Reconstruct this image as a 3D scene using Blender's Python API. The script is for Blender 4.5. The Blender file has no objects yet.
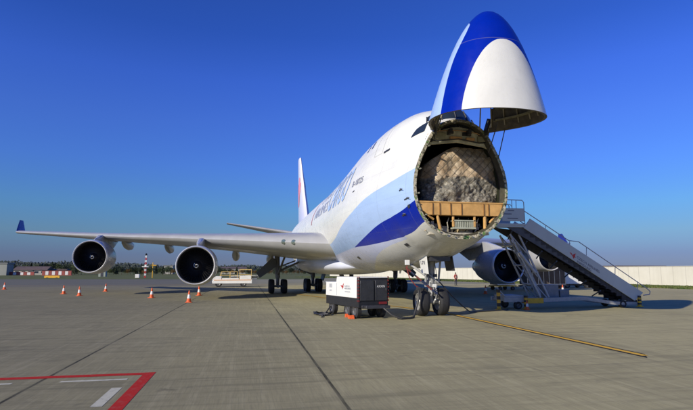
import math
def herm(tab,x):
    if x<=tab[0][0]: return tab[0][1]
    if x>=tab[-1][0]: return tab[-1][1]
    n=len(tab)
    for i in range(n-1):
        if x<=tab[i+1][0]: break
    def sl(k):
        if k==0: return (tab[1][1]-tab[0][1])/(tab[1][0]-tab[0][0])
        if k==n-1: return (tab[-1][1]-tab[-2][1])/(tab[-1][0]-tab[-2][0])
        a=(tab[k][1]-tab[k-1][1])/(tab[k][0]-tab[k-1][0]); b=(tab[k+1][1]-tab[k][1])/(tab[k+1][0]-tab[k][0])
        return 0 if a*b<=0 else 2*a*b/(a+b)
    x0,y0=tab[i]; x1,y1=tab[i+1]; h=x1-x0; t=(x-x0)/h
    m0,m1=sl(i)*h,sl(i+1)*h
    return (2*t**3-3*t*t+1)*y0+(t**3-2*t*t+t)*m0+(-2*t**3+3*t*t)*y1+(t**3-t*t)*m1
XT,ZT=.16,5.23
T_A=[(4.1,1.98),(6,2.42),(8,2.78),(10,3.04),(12.5,3.22),(15,3.25),(46,3.25),(52,2.95),(58,2.25),(64,1.3),(68.6,.4)]
T_B=[(4.1,3.23),(6,2.76),(8,2.38),(10,2.15),(13,2.0),(46,2.0),(50,2.25),(54,2.95),(58,3.95),(63,5.4),(68.6,7.2)]
T_M=[(4.1,7.35),(6,7.9),(8,8.3),(11,8.45),(20,8.5),(30,8.64),(50,8.62),(60,8.6),(68.6,8.25)]
T_C=[(4.1,5.23),(15,5.25),(48,5.25),(58,6.2),(68.6,7.75)]
T_T=[(4.1,8.04),(4.6,8.28),(5.2,8.68),(6.0,9.04),(7.2,9.30),(9.5,9.42),(12,9.42),(15,9.27),(18,9.02),(21,8.66),(25,8.1),(28,7.9)]
T_R=[(4.1,1.5),(5,1.65),(6,1.87),(8,2.3),(10,2.5),(18,2.52),(28,2.4)]
def sec(x):
    if x<4.1:
        q=max(0,(x-XT)/(4.1-XT)); r=q**.5
        return dict(a=1.98*r,zb=ZT-2.0*r,zc=ZT,zm=ZT+2.12*r,zt=ZT+2.83*r,rh=1.5*r,n=2.15)
    return dict(a=herm(T_A,x),zb=herm(T_B,x),zc=herm(T_C,x),zm=herm(T_M,x),zt=herm(T_T,x) if x<28 else 0,rh=herm(T_R,x),n=2.15 if x<6 else 2)
def ztop(s): return max(s['zm'],s['zt'])
def width(s,z):
    a,zc=s['a'],s['zc']
    h=(zc-s['zb']) if z<zc else (s['zm']-zc)
    t=abs(z-zc)/max(h,1e-6)
    m=a*(1-t**s['n'])**(1/s['n']) if t<1 else 0
    u=0
    if s['zt']>s['zm']-.6 and s['rh']>0 and z>zc:
        zh=s['zt']-s['rh']
        if z<zh:
            k=max(0,(z-zc)/max(zh-zc,1e-6)) if zh>zc else 1; k=k*k*(3-2*k); u=min(s['rh'],a)*k
        elif z<s['zt']: u=math.sqrt(max(0,s['rh']**2-(z-zh)**2))
    if m<=0: return u
    if u<=0: return m
    return (m**10+u**10)**.1
def surf(x,th,side=1,off=0):
    """th 0 bottom .. pi top"""
    s=sec(x); zt=ztop(s); z=s['zb']+(1-math.cos(th))/2*(zt-s['zb'])
    return (x,side*width(s,z),z)

import bpy, bmesh, random
from mathutils import Vector, Matrix, Euler
random.seed(7)
R=math.radians; PI=math.pi
SC=bpy.context.scene; COL=SC.collection

# ------------------------------------------------------------------ node helpers
class NT:
    def __init__(s,name):
        s.m=bpy.data.materials.new(name); s.m.use_nodes=True; s.t=s.m.node_tree; s.t.nodes.clear()
        s.out=s.n('ShaderNodeOutputMaterial'); s.b=s.n('ShaderNodeBsdfPrincipled'); s.t.links.new(s.b.outputs[0],s.out.inputs[0])
    def n(s,k,**kw):
        o=s.t.nodes.new(k)
        for a,b in kw.items(): setattr(o,a,b)
        return o
    def put(s,sock,v):
        if isinstance(v,bpy.types.NodeSocket): s.t.links.new(v,sock)
        else:
            if sock.type=='RGBA' and not hasattr(v,'__len__'): v=(v,v,v)
            if sock.type=='RGBA' and len(v)==3: v=(*v,1)
            sock.default_value=v
    def ma(s,op,a,b=0.0,c=None):
        o=s.n('ShaderNodeMath',operation=op); s.put(o.inputs[0],a); s.put(o.inputs[1],b)
        if c is not None: s.put(o.inputs[2],c)
        return o.outputs[0]
    def mix(s,f,a,b):
        o=s.n('ShaderNodeMix',data_type='RGBA'); s.put(o.inputs[0],f); s.put(o.inputs[6],a); s.put(o.inputs[7],b); return o.outputs[2]
    def xyz(s,kind='Object'):
        if kind=='World': src=s.n('ShaderNodeNewGeometry').outputs['Position']
        else: src=s.n('ShaderNodeTexCoord').outputs['Object']
        o=s.n('ShaderNodeSeparateXYZ'); s.t.links.new(src,o.inputs[0]); return src,o.outputs[0],o.outputs[1],o.outputs[2]
    def noise(s,vec,scale=5,detail=4,rough=.55,sc3=None):
        if sc3:
            mp=s.n('ShaderNodeMapping'); s.put(mp.inputs[0],vec); mp.inputs['Scale'].default_value=sc3; vec=mp.outputs[0]
        o=s.n('ShaderNodeTexNoise'); s.put(o.inputs['Vector'],vec); o.inputs['Scale'].default_value=scale
        o.inputs['Detail'].default_value=detail; o.inputs['Roughness'].default_value=rough; return o.outputs['Fac']
    def ramp(s,f,stops):
        o=s.n('ShaderNodeValToRGB'); e=o.color_ramp.elements
        while len(e)<len(stops): e.new(.5)
        for i,(p,c) in enumerate(stops):
            e[i].position=p; e[i].color=(*c,1) if hasattr(c,'__len__') else (c,c,c,1)
        s.put(o.inputs[0],f); return o.outputs[0]
    def rng(s,v,a,b,c=0,d=1):
        o=s.n('ShaderNodeMapRange'); s.put(o.inputs[0],v)
        for i,q in enumerate((a,b,c,d)): s.put(o.inputs[i+1],q)
        return o.outputs[0]
    def curve(s,x,pts,lo,hi,zlo,zhi):
        """piecewise curve z(x)"""
        f=s.rng(x,lo,hi); o=s.n('ShaderNodeFloatCurve'); c=o.mapping.curves[0]; o.mapping.use_clip=True
        P=[((a-lo)/(hi-lo),(b-zlo)/(zhi-zlo)) for a,b in pts]
        while len(c.points)<len(P): c.points.new(.5,.5)
        for i,(a,b) in enumerate(P): c.points[i].location=(a,b); c.points[i].handle_type='AUTO'
        o.mapping.update(); s.put(o.inputs['Value'],f); return s.rng(o.outputs[0],0,1,zlo,zhi)
    def bump(s,h,st=.3,dist=.01):
        o=s.n('ShaderNodeBump'); o.inputs['Strength'].default_value=st; o.inputs['Distance'].default_value=dist
        s.put(o.inputs['Height'],h); s.t.links.new(o.outputs[0],s.b.inputs['Normal'])
    def fin(s,col,rough=.5,metal=0,coat=0,spec=None):
        s.put(s.b.inputs['Base Color'],col); s.put(s.b.inputs['Roughness'],rough); s.put(s.b.inputs['Metallic'],metal)
        s.b.inputs['Coat Weight'].default_value=coat; s.b.inputs['Coat Roughness'].default_value=.08
        if spec is not None: s.b.inputs['Specular IOR Level'].default_value=spec
        return s.m
def M(name,col,rough=.5,metal=0,var=.12,scale=3,coat=0,bump=0,spec=None):
    t=NT(name); v,_,_,_=t.xyz(); f=t.noise(v,scale,5,.6)
    lo=tuple(c*(1-var) for c in col); hi=tuple(min(1,c*(1+var)) for c in col)
    c=t.ramp(f,[(.3,lo),(.7,hi)]); r=t.rng(t.noise(v,scale*2.3,3),.3,.7,max(.03,rough-.07),min(1,rough+.07))
    if bump: t.bump(t.noise(v,scale*8,4),bump,.01)
    return t.fin(c,r,metal,coat,spec)

# ------------------------------------------------------------------ mesh builder
class MB:
    def __init__(s): s.v=[];s.f=[];s.m=[];s.cur=0
    def mat(s,i): s.cur=i; return s
    def add(s,vs,fs):
        o=len(s.v); s.v+= [tuple(p) for p in vs]; s.f+=[tuple(i+o for i in f) for f in fs]; s.m+=[s.cur]*len(fs); return s
    def box(s,x0,x1,y0,y1,z0,z1):
        return s.add([(x,y,z) for x in(x0,x1) for y in(y0,y1) for z in(z0,z1)],[(0,1,3,2),(4,6,7,5),(0,4,5,1),(2,3,7,6),(0,2,6,4),(1,5,7,3)])
    def hexa(s,b,t):
        """4 bottom + 4 top points in matching order"""
        return s.add(list(b)+list(t),[(0,3,2,1),(4,5,6,7),(0,1,5,4),(1,2,6,5),(2,3,7,6),(3,0,4,7)])
    def prism(s,poly,axis,lo,hi):
        """poly of 2-D points in the two other axes (cyclic order kept)"""
        n=len(poly)
        def P(a,b,c): return {0:(c,a,b),1:(a,c,b),2:(a,b,c)}[axis]
        vs=[P(a,b,lo) for a,b in poly]+[P(a,b,hi) for a,b in poly]
        return s.add(vs,[tuple(range(n))[::-1],tuple(range(n,2*n))]+[(i,(i+1)%n,(i+1)%n+n,i+n) for i in range(n)])
    def tube(s,p0,p1,r0,r1=None,n=10,caps=True):
        r1=r0 if r1 is None else r1; p0,p1=Vector(p0),Vector(p1); d=(p1-p0).normalized()
        a=d.orthogonal().normalized(); b=d.cross(a); vs=[]
        for p,r in((p0,r0),(p1,r1)):
            for i in range(n):
                t=2*PI*i/n; vs.append(p+a*math.cos(t)*r+b*math.sin(t)*r)
        fs=[(i,(i+1)%n,(i+1)%n+n,i+n) for i in range(n)]
        if caps: fs+=[tuple(range(n))[::-1],tuple(range(n,2*n))]
        return s.add(vs,fs)
    def path(s,pts,r,n=8):
        P=[Vector(p) for p in pts]; vs=[];fs=[]; up=Vector((0,0,1)); prev=None
        for i,p in enumerate(P):
            d=(P[min(i+1,len(P)-1)]-P[max(i-1,0)]).normalized()
            a=prev-d*prev.dot(d) if prev is not None else d.orthogonal()
            a=a.normalized() if a.length>1e-6 else d.orthogonal().normalized()
            prev=a; b=d.cross(a); rr=r[i] if hasattr(r,'__len__') else r
            for k in range(n):
                t=2*PI*k/n; vs.append(p+a*math.cos(t)*rr+b*math.sin(t)*rr)
        for i in range(len(P)-1):
            for k in range(n): fs.append((i*n+k,i*n+(k+1)%n,(i+1)*n+(k+1)%n,(i+1)*n+k))
        fs+=[tuple(range(n))[::-1],tuple(range((len(P)-1)*n,len(P)*n))]
        return s.add(vs,fs)
    def lathe(s,prof,axis='z',c=(0,0,0),n=32,sy=1,sz=1):
        """prof: (t along axis, radius)"""
        vs=[];fs=[]; c=Vector(c)
        for t,r in prof:
            for k in range(n):
                a=2*PI*k/n; u,w=r*math.cos(a)*sy,r*math.sin(a)*sz
                vs.append(c+Vector({'x':(t,u,w),'y':(u,t,w),'z':(u,w,t)}[axis]))
        for i in range(len(prof)-1):
            for k in range(n): fs.append((i*n+k,i*n+(k+1)%n,(i+1)*n+(k+1)%n,(i+1)*n+k))
        return s.add(vs,fs)
    def loft(s,rings,closed=True,caps=True):
        n=len(rings[0]); vs=[p for r in rings for p in r]; fs=[]
        for i in range(len(rings)-1):
            for k in range(n if closed else n-1): fs.append((i*n+k,i*n+(k+1)%n,(i+1)*n+(k+1)%n,(i+1)*n+k))
        if caps: fs+=[tuple(range(n))[::-1],tuple(range((len(rings)-1)*n,len(rings)*n))]
        return s.add(vs,fs)
def obj(name,mb,mats,parent=None,loc=None,smooth=40,bevel=0,mesh=None,fixn=True):
    if mesh is None:
        mesh=bpy.data.meshes.new(name); mesh.from_pydata(mb.v,[],mb.f)
        if not isinstance(mats,(list,tuple)): mats=[mats]
        for m in mats: mesh.materials.append(m)
        mesh.polygons.foreach_set('material_index',mb.m)
        if fixn:
            b=bmesh.new(); b.from_mesh(mesh); bmesh.ops.remove_doubles(b,verts=b.verts,dist=1e-5); bmesh.ops.recalc_face_normals(b,faces=b.faces); b.to_mesh(mesh); b.free()
        if smooth: mesh.shade_smooth(); mesh.set_sharp_from_angle(angle=R(smooth))
    o=bpy.data.objects.new(name,mesh); COL.objects.link(o)
    if parent: o.parent=parent
    if loc is not None: o.location=loc
    if bevel:
        bv=o.modifiers.new('bevel','BEVEL'); bv.width=bevel; bv.segments=2; bv.limit_method='ANGLE'; bv.angle_limit=R(40)
    return o
def obj_split(name,mb,mats,parent=None,**k):
    """one object per separate piece of mb"""
    par=list(range(len(mb.v)))
    def fd(a):
        while par[a]!=a: par[a]=par[par[a]]; a=par[a]
        return a
    for f in mb.f:
        for i in f[1:]: par[fd(i)]=fd(f[0])
    groups={}
    for f,m in zip(mb.f,mb.m): groups.setdefault(fd(f[0]),[]).append((f,m))
    for g in groups.values():
        q=MB(); mp={}
        for f,m in g:
            for i in f:
                if i not in mp: mp[i]=len(q.v); q.v.append(mb.v[i])
            q.f.append(tuple(mp[i] for i in f)); q.m.append(m)
        obj(name,q,mats,parent,**k)
def tag(o,label=None,cat=None,group=None,kind=None):
    if label: o['label']=label
    if cat: o['category']=cat
    if group: o['group']=group
    if kind: o['kind']=kind
    return o
def thing(name,label,cat,loc=(0,0,0),rz=0,group=None):
    o=bpy.data.objects.new(name,None); COL.objects.link(o); o.location=loc; o.rotation_euler=(0,0,rz); o.empty_display_size=.3
    return tag(o,label,cat,group)
def copy_tree(o,parent=None):
    c=o.copy(); COL.objects.link(c)
    if parent: c.parent=parent
    for ch in [q for q in bpy.data.objects if q.parent==o]: copy_tree(ch,c)
    return c
def text_mesh(txt,size=1,shear=0,cuts=0,bold=0,spacing=1):
    cu=bpy.data.curves.new('tmp','FONT'); cu.body=txt; cu.size=size; cu.shear=shear; cu.offset=bold; cu.resolution_u=3; cu.space_character=spacing
    o=bpy.data.objects.new('tmp',cu); COL.objects.link(o); bpy.context.view_layer.update()
    dg=bpy.context.evaluated_depsgraph_get(); me=bpy.data.meshes.new_from_object(o.evaluated_get(dg))
    b=bmesh.new(); b.from_mesh(me); bmesh.ops.triangulate(b,faces=b.faces)
    if cuts: 
        for _ in range(cuts): bmesh.ops.subdivide_edges(b,edges=b.edges,cuts=1,use_grid_fill=True)
        bmesh.ops.triangulate(b,faces=b.faces)
    b.verts.index_update(); vs=[tuple(v.co) for v in b.verts]; fs=[tuple(v.index for v in f.verts) for f in b.faces]; b.free()
    bpy.data.objects.remove(o); bpy.data.curves.remove(cu); bpy.data.meshes.remove(me)
    x0=min(v[0] for v in vs);x1=max(v[0] for v in vs);y0=min(v[1] for v in vs);y1=max(v[1] for v in vs)
    return [((x-x0)/(x1-x0),(y-y0)/(y1-y0)) for x,y,_ in vs],fs
def put_text(mb,txt,fn,**k):
    vs,fs=text_mesh(txt,**k); return mb.add([fn(a,b) for a,b in vs],fs)

# ------------------------------------------------------------------ world, sun, camera
SC.render.engine='CYCLES'
SUN_DIR=Vector((-1.25,1.9,1.0)).normalized()      # towards the sun
el=math.asin(SUN_DIR.z)
w=bpy.data.worlds.new('World'); SC.world=w; w.use_nodes=True; nt=w.node_tree; nt.nodes.clear()
sky=nt.nodes.new('ShaderNodeTexSky'); sky.sky_type='NISHITA'; sky.sun_disc=False; sky.sun_elevation=el
sky.sun_rotation=math.atan2(SUN_DIR.x,SUN_DIR.y); sky.altitude=300; sky.air_density=1.0; sky.dust_density=.3; sky.ozone_density=3
bg=nt.nodes.new('ShaderNodeBackground'); bg.inputs[1].default_value=.136; wo=nt.nodes.new('ShaderNodeOutputWorld')
# a polarised, very clear autumn sky: deepen the blue with height above the horizon
tc=nt.nodes.new('ShaderNodeTexCoord'); sx_=nt.nodes.new('ShaderNodeSeparateXYZ'); nt.links.new(tc.outputs['Generated'],sx_.inputs[0])
rp=nt.nodes.new('ShaderNodeValToRGB'); E_=rp.color_ramp.elements
RS=[(0,(.29,.37,.78)),(.03,(.31,.39,.80)),(.07,(.42,.60,.90)),(.12,(.43,.75,1.18)),(.2,(.46,.77,1.62)),(.28,(.48,.77,1.80)),(.36,(.43,.74,1.95)),(.44,(.32,.64,1.76)),(1,(.30,.58,1.4))]
while len(E_)<len(RS): E_.new(.5)
for i_,(p_,c_) in enumerate(RS): E_[i_].position=p_; E_[i_].color=(*[q/1.6 for q in c_],1)
nt.links.new(sx_.outputs[2],rp.inputs[0]); hsv=nt.nodes.new('ShaderNodeMix'); hsv.data_type='RGBA'; hsv.blend_type='MULTIPLY'; hsv.inputs[0].default_value=1
nt.links.new(sky.outputs[0],hsv.inputs[6]); nt.links.new(rp.outputs[0],hsv.inputs[7]); nt.links.new(hsv.outputs[2],bg.inputs[0]); nt.links.new(bg.outputs[0],wo.inputs[0])
sd=bpy.data.lights.new('Sun','SUN'); sd.energy=4.8; sd.angle=R(.53); sd.color=(1,.91,.76); so=bpy.data.objects.new('Sun',sd); COL.objects.link(so)
so.rotation_euler=SUN_DIR.to_track_quat('Z','Y').to_euler(); so.location=(0,60,60)
cd=bpy.data.cameras.new('Camera'); cd.sensor_width=36; cd.lens=25.79; cd.clip_end=6000; cd.clip_start=.1
cam=bpy.data.objects.new('Camera',cd); COL.objects.link(cam); cam.location=(-14,8.2,2.02)
yaw,pit=.1955,.131; d=Vector((math.cos(yaw)*math.cos(pit),-math.sin(yaw)*math.cos(pit),math.sin(pit)))
cam.rotation_euler=d.to_track_quat('-Z','Y').to_euler(); SC.camera=cam
vs=SC.view_settings; vs.view_transform='Standard'; vs.look='None'; vs.gamma=1; vs.exposure=0; vs.use_curve_mapping=False

# ------------------------------------------------------------------ materials
white=M('white_paint',(.8,.8,.75),.35,0,.05,1.5,.3)
wingm=M('wing_grey',(.36,.365,.36),.40,0,.08,.8,.2)
bare=M('bare_metal',(.85,.85,.84),.36,.45,.06,2)
darkm=M('dark_metal',(.09,.09,.095),.45,.6,.2,4)
steel=M('steel',(.45,.45,.46),.35,.8,.15,5)
gearw=M('gear_white',(.36,.36,.345),.45,0,.15,6)
rubber=M('tyre_rubber',(.022,.022,.023),.75,0,.2,8)
black=M('black_paint',(.02,.02,.022),.4,0,.2,4)
nacm=M('nacelle_grey',(.38,.39,.41),.3,0,.06,1.5,.3)
blue=M('deep_blue_paint',(.012,.03,.33),.25,0,.05,1,.4)
orange=M('cone_orange',(.72,.12,.025),.6,0,.35,14)
cream=M('cream_white',(.75,.74,.68),.5,0,.08,2)
glass=M('dark_glass',(.02,.03,.045),.06,0,.1,2,.6)
yellow=M('yellow_paint',(.75,.42,.03),.5,0,.2,4)
red=M('red_paint',(.5,.03,.03),.5,0,.2,4)
pink=M('blossom_pink',(.80,.30,.36),.45,0,.1,2)
greyink=M('grey_lettering',(.12,.12,.16),.5,0,.1,5)
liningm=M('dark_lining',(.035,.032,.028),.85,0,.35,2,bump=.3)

def livery():
    t=NT('livery_paint'); v,x,y,z=t.xyz()
    cw=(.80,.81,.74); lb=(.41,.57,.84); db=(.0005,.018,.34)
    lbt=t.curve(x,[(0,6.4),(2.3,6.15),(4.1,5.98),(6,5.7),(8,5.46),(10.7,4.9),(13.8,4.32),(16,3.95),(19,3.7),(26,3.6),(36,3.6)],0,36,2,8)
    dbt=t.curve(x,[(0,7.4),(.35,6.2),(.6,5.3),(.9,4.96),(2.3,4.97),(3.9,4.75),(5.34,4.39),(7.36,4.10),(9.66,3.67),(11,3.45),(12.3,3.26),(14,3.0)],0,14,2,8)
    dbb=t.curve(x,[(0,4.02),(1.5,4.04),(2.9,4.03),(3.9,3.93),(5.5,3.52),(7,3.38),(8.5,3.30),(10,3.26),(12.3,3.25),(14,3.2),(20,3.0)],0,20,2,8)
    a=t.ma('LESS_THAN',z,lbt); b=t.ma('LESS_THAN',z,dbt); c=t.ma('GREATER_THAN',z,dbb)
    b=t.ma('MULTIPLY',b,t.ma('LESS_THAN',x,13))
    fore=t.ma('LESS_THAN',x,40)
    a=t.ma('MULTIPLY',a,fore)
    col=t.mix(a,cw,lb); col=t.mix(b,col,db)
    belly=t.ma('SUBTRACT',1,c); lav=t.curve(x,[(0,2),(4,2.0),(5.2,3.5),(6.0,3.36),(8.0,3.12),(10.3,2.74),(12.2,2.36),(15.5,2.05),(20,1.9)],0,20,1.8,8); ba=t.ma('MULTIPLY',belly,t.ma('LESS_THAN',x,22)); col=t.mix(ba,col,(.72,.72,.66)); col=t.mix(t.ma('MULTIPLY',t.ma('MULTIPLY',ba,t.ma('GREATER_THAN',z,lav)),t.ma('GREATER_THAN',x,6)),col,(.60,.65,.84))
    # skin joints and streaky grime
    def line(val,per,wd,off=0):
        f=t.ma('FRACT',t.ma('DIVIDE',t.ma('ADD',val,off),per)); return t.ma('LESS_THAN',f,wd/per)
    ln=t.ma('MAXIMUM',t.ma('MULTIPLY',line(x,2.54,.02,.44),t.ma('GREATER_THAN',x,4.2)),t.ma('MULTIPLY',t.ma('MULTIPLY',line(z,1.31,.014,.2),.5),t.ma('GREATER_THAN',x,4.2))); ln=t.ma('MAXIMUM',ln,t.ma('COMPARE',x,1.52,.012))
    g=t.rng(t.noise(v,1.0,5,.65,(.5,2,3)),.35,.75,1,.90); 
    col2=t.mix(t.ma('MULTIPLY',ln,.36),col,(.2,.2,.2))
    rv=t.n('ShaderNodeTexVoronoi'); rv.inputs['Scale'].default_value=.9; t.put(rv.inputs['Vector'],v); g=t.ma('MULTIPLY',g,t.rng(t.noise(v,2.2,5,.75,(.35,1.5,6)),.56,.8,1,.90))
    mm=t.n('ShaderNodeMix',data_type='RGBA',blend_type='MULTIPLY'); mm.inputs[0].default_value=1; t.put(mm.inputs[6],col2)
    cc=t.n('ShaderNodeCombineColor'); [t.put(cc.inputs[i],g) for i in range(3)]; t.put(mm.inputs[7],cc.outputs[0])
    t.bump(t.noise(v,.8,3),.12,.05)
    return t.fin(mm.outputs[2],t.rng(t.noise(v,2,3),.3,.7,.22,.36),0,.08,.32)
liv=livery()

# ================================================================== GROUND
t=NT('earth_and_grass'); v,x,y,z=t.xyz('World'); f=t.noise(v,.02,5); g=t.noise(v,.6,5,.7)
c=t.mix(f,(.10,.125,.035),(.17,.16,.06)); c=t.mix(t.rng(g,.35,.7),c,(.07,.09,.028)); grassm=t.fin(c,.9,0,0,.2)
mb=MB(); mb.add([(-1500,-2500,0),(4500,-2500,0),(4500,2500,0),(-1500,2500,0)],[(0,1,2,3)])
tag(obj('ground',mb,grassm,smooth=0,loc=(0,0,-.004),fixn=False),'grass airfield ground reaching to the horizon',kind='structure')
t=NT('apron_concrete'); v,x,y,z=t.xyz('World')
def cell(val,off,per): return t.ma('DIVIDE',t.ma('SUBTRACT',val,off),per)
cx,cy=cell(x,1.02,5.16),cell(y,1.57,5.16)
fx,fy=t.ma('FRACT',cx),t.ma('FRACT',cy)
def near(f_,wd): a=t.ma('MINIMUM',f_,t.ma('SUBTRACT',1,f_)); return t.rng(a,wd/5.16*.5,wd/5.16*1.1,1,0)
wn=t.n('ShaderNodeTexWhiteNoise',noise_dimensions='2D'); cv=t.n('ShaderNodeCombineXYZ'); t.put(cv.inputs[0],t.ma('FLOOR',cx)); t.put(cv.inputs[1],t.ma('FLOOR',cy)); t.put(wn.inputs['Vector'],cv.outputs[0])
base=t.mix(t.rng(t.noise(v,.07,5,.6),.3,.7),(.215,.200,.142),(.275,.257,.186))
base=t.mix(t.ma('MULTIPLY',wn.outputs[0],.30),base,(.172,.160,.118))
base=t.mix(t.rng(t.noise(v,.35,6,.7),.40,.72,0,.45),base,(.15,.14,.105))
st=t.noise(v,1.0,3,.6,(1.2,14,1)); st2=t.noise(v,1.0,3,.6,(9,.9,1))
base=t.mix(t.rng(st,.45,.75,0,.35),base,(.145,.136,.105)); base=t.mix(t.rng(st2,.5,.78,0,.32),base,(.31,.29,.225))
base=t.mix(t.rng(t.noise(v,22,4,.8),.5,.75,0,.30),base,(.14,.135,.12))
spots=t.rng(t.noise(v,1.9,3,.5),.68,.76,0,.55); base=t.mix(spots,base,(.09,.088,.08))
wob=t.ma('MULTIPLY',t.ma('SUBTRACT',t.noise(v,3,3),.5),.02)
def tar(yv): return t.rng(t.ma('ABSOLUTE',t.ma('ADD',t.ma('SUBTRACT',y,yv),wob)),.020,.036,1,0)
base=t.mix(t.ma('MULTIPLY',t.ma('MAXIMUM',tar(11.87),tar(6.68)),t.rng(t.noise(v,.8,3),.3,.7,.85,1.0)),base,(.012,.012,.012))
base=t.mix(t.ma('MULTIPLY',near(fy,.04),.16),base,(.06,.06,.05)); base=t.mix(t.ma('MULTIPLY',near(fx,.05),.22),base,(.06,.06,.055))
sw_=t.noise(v,1.0,4,.7,(.25,5.5,1)); base=t.mix(t.rng(sw_,.50,.68,0,.5),base,(.30,.28,.215)); sw3=t.noise(v,1.0,4,.65,(3.2,.22,1)); base=t.mix(t.rng(sw3,.5,.68,0,.55),base,(.115,.11,.085)); base=t.mix(t.ma('MULTIPLY',t.rng(t.ma('ABSOLUTE',t.ma('SUBTRACT',t.ma('ABSOLUTE',t.ma('ADD',y,1.15)),.45)),.05,.5,1,0),t.rng(t.noise(v,1.0,4,.6,(.35,6,1)),.4,.62,0,.38)),base,(.07,.068,.06)); oil=t.noise(v,.9,5,.6); base=t.mix(t.rng(oil,.66,.72,0,.5),base,(.06,.058,.05)); sw4=t.noise(v,.55,5,.7,(1,1,1)); base=t.mix(t.rng(sw4,.55,.66,0,.32),base,(.10,.095,.078)); sw2=t.noise(v,1.0,2,.5,(2.2,38,1)); base=t.mix(t.rng(sw2,.45,.7,0,.35),base,(.13,.125,.10))
# tarmac taxiway beyond the slabs
far=t.rng(t.ma('ADD',x,t.ma('MULTIPLY',t.noise(v,.3),.3)),56.0,56.3); base=t.mix(t.ma('MULTIPLY',far,.92),base,t.mix(t.noise(v,.15,5),(.12,.12,.115),(.17,.17,.16)))
t.bump(t.noise(v,60,4,.8),.5,.01)
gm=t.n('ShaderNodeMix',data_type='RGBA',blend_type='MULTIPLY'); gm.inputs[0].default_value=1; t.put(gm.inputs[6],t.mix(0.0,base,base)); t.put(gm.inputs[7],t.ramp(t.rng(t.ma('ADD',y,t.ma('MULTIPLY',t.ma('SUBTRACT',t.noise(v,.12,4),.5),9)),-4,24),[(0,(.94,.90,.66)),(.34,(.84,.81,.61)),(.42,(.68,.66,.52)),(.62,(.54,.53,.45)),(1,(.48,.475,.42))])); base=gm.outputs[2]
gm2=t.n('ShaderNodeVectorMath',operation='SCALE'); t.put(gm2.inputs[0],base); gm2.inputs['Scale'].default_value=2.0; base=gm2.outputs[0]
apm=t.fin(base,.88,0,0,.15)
mb=MB(); P=[(-120,-120),(-120,230),(108.4,230),(114.4,63.8),(107.7,30.0),(101.0,-3.7),(118,-14),(77.3,-28.2),(51.9,-33.4),(38,-37.8),(31.5,-38.6),(0,-40),(-60,-60)]
mb.add([(a,b,0) for a,b in P],[tuple(range(len(P)))])
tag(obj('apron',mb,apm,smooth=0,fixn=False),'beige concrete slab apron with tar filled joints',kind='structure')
def sheet(name,pts,m,label,z=.004):
    b=MB(); 
    for q in pts: b.add([(a,c_,z) for a,c_ in q],[tuple(range(len(q)))])
    o=obj(name,b,m,smooth=0,fixn=False); o['kind']='structure'; o['label']=label; return o
def paint(name,col,wear=.5):
    t=NT(name); v,_,_,_=t.xyz('World'); n=t.rng(t.noise(v,7,5,.75),.5,.72,0,wear)
    return t.fin(t.mix(n,col,(.22,.21,.185)),.92,0,0,.1)
redl,whl,yel,blk=paint('worn_red_line',(.42,.025,.02),.3),paint('worn_white_line',(.50,.49,.39),.75),paint('worn_yellow_line',(.70,.42,.06),.4),paint('worn_black_line',(.035,.035,.03),.3)
sheet('red_stand_line',[[(-3.4,10.15),(-3.4,40),(-3.18,40),(-3.18,9.94)],[(-20,10.15),(-3.4,10.15),(-3.18,9.94),(-20,9.94)]],redl,'red painted stand outline with a corner at the left')
sheet('white_stand_dashes',[[(-3.82,10.35),(-3.82,11.5),(-3.7,11.5),(-3.7,10.35)],[(-3.82,12.3),(-3.82,13.6),(-3.7,13.6),(-3.7,12.3)],[(-3.82,14.4),(-3.82,15.6),(-3.7,15.6),(-3.7,14.4)],[(-5.7,10.28),(-4.45,10.28),(-4.45,10.45),(-5.7,10.45)]],whl,'white dashes inside the red stand outline')
L0=[(-3.42,-1.15),(8.3,-1.15),(12.5,-.35),(16.8,1.0),(30,4.2)]
def strip(off,wd):
    q=[]
    for i in range(len(L0)-1):
        (x0,y0),(x1,y1)=L0[i],L0[i+1]; q.append([(x0,y0+off-wd),(x1,y1+off-wd),(x1,y1+off+wd),(x0,y0+off+wd)])
    return q
sheet('black_line_edging',[[(-3.2,-1.34),(8.3,-1.34),(8.3,-.96),(-3.7,-.96)]]+strip(0,.19)[1:],blk,'black edging under the yellow lead-in line',.004)
sheet('yellow_lead_in_line',strip(.0,.09)+[],yel,'yellow lead-in line running to the nose wheels',.008)
sheet('yellow_centre_line',[[(60,-60),(60.3,-60),(60.3,200),(60,200)]],yel,'thin yellow line across the far tarmac',.004)

# ================================================================== AIRCRAFT
plane=thing('cargo_airplane','white and blue four engine cargo jet standing with its nose door raised','airplane')
NS=44
def ring(x,inset=0,x_at=None):
    s=sec(x); zt=ztop(s); zb=s['zb']; pts=[]
    for k in range(NS+1):
        th=PI*k/NS; z=zb+(1-math.cos(th))/2*(zt-zb); pts.append((width(s,z) if 0<k<NS else 0,z))
    full=[(y,z) for y,z in pts]+[(-y,z) for y,z in pts[-2:0:-1]]
    if inset:
        n=len(full); out=[]
        for i in range(n):
            a=Vector(full[i-1]); b=Vector(full[(i+1)%n]); tt=b-a
            if tt.length<1e-6: out.append(full[i]); continue
            nn=Vector((-tt.y,tt.x)).normalized(); p=Vector(full[i])+nn*inset; out.append((p.x,p.y))
        # keep from crossing
        full=out
    xx=x if x_at is None else x_at
    return [(xx,y,z) for y,z in full]
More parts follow.
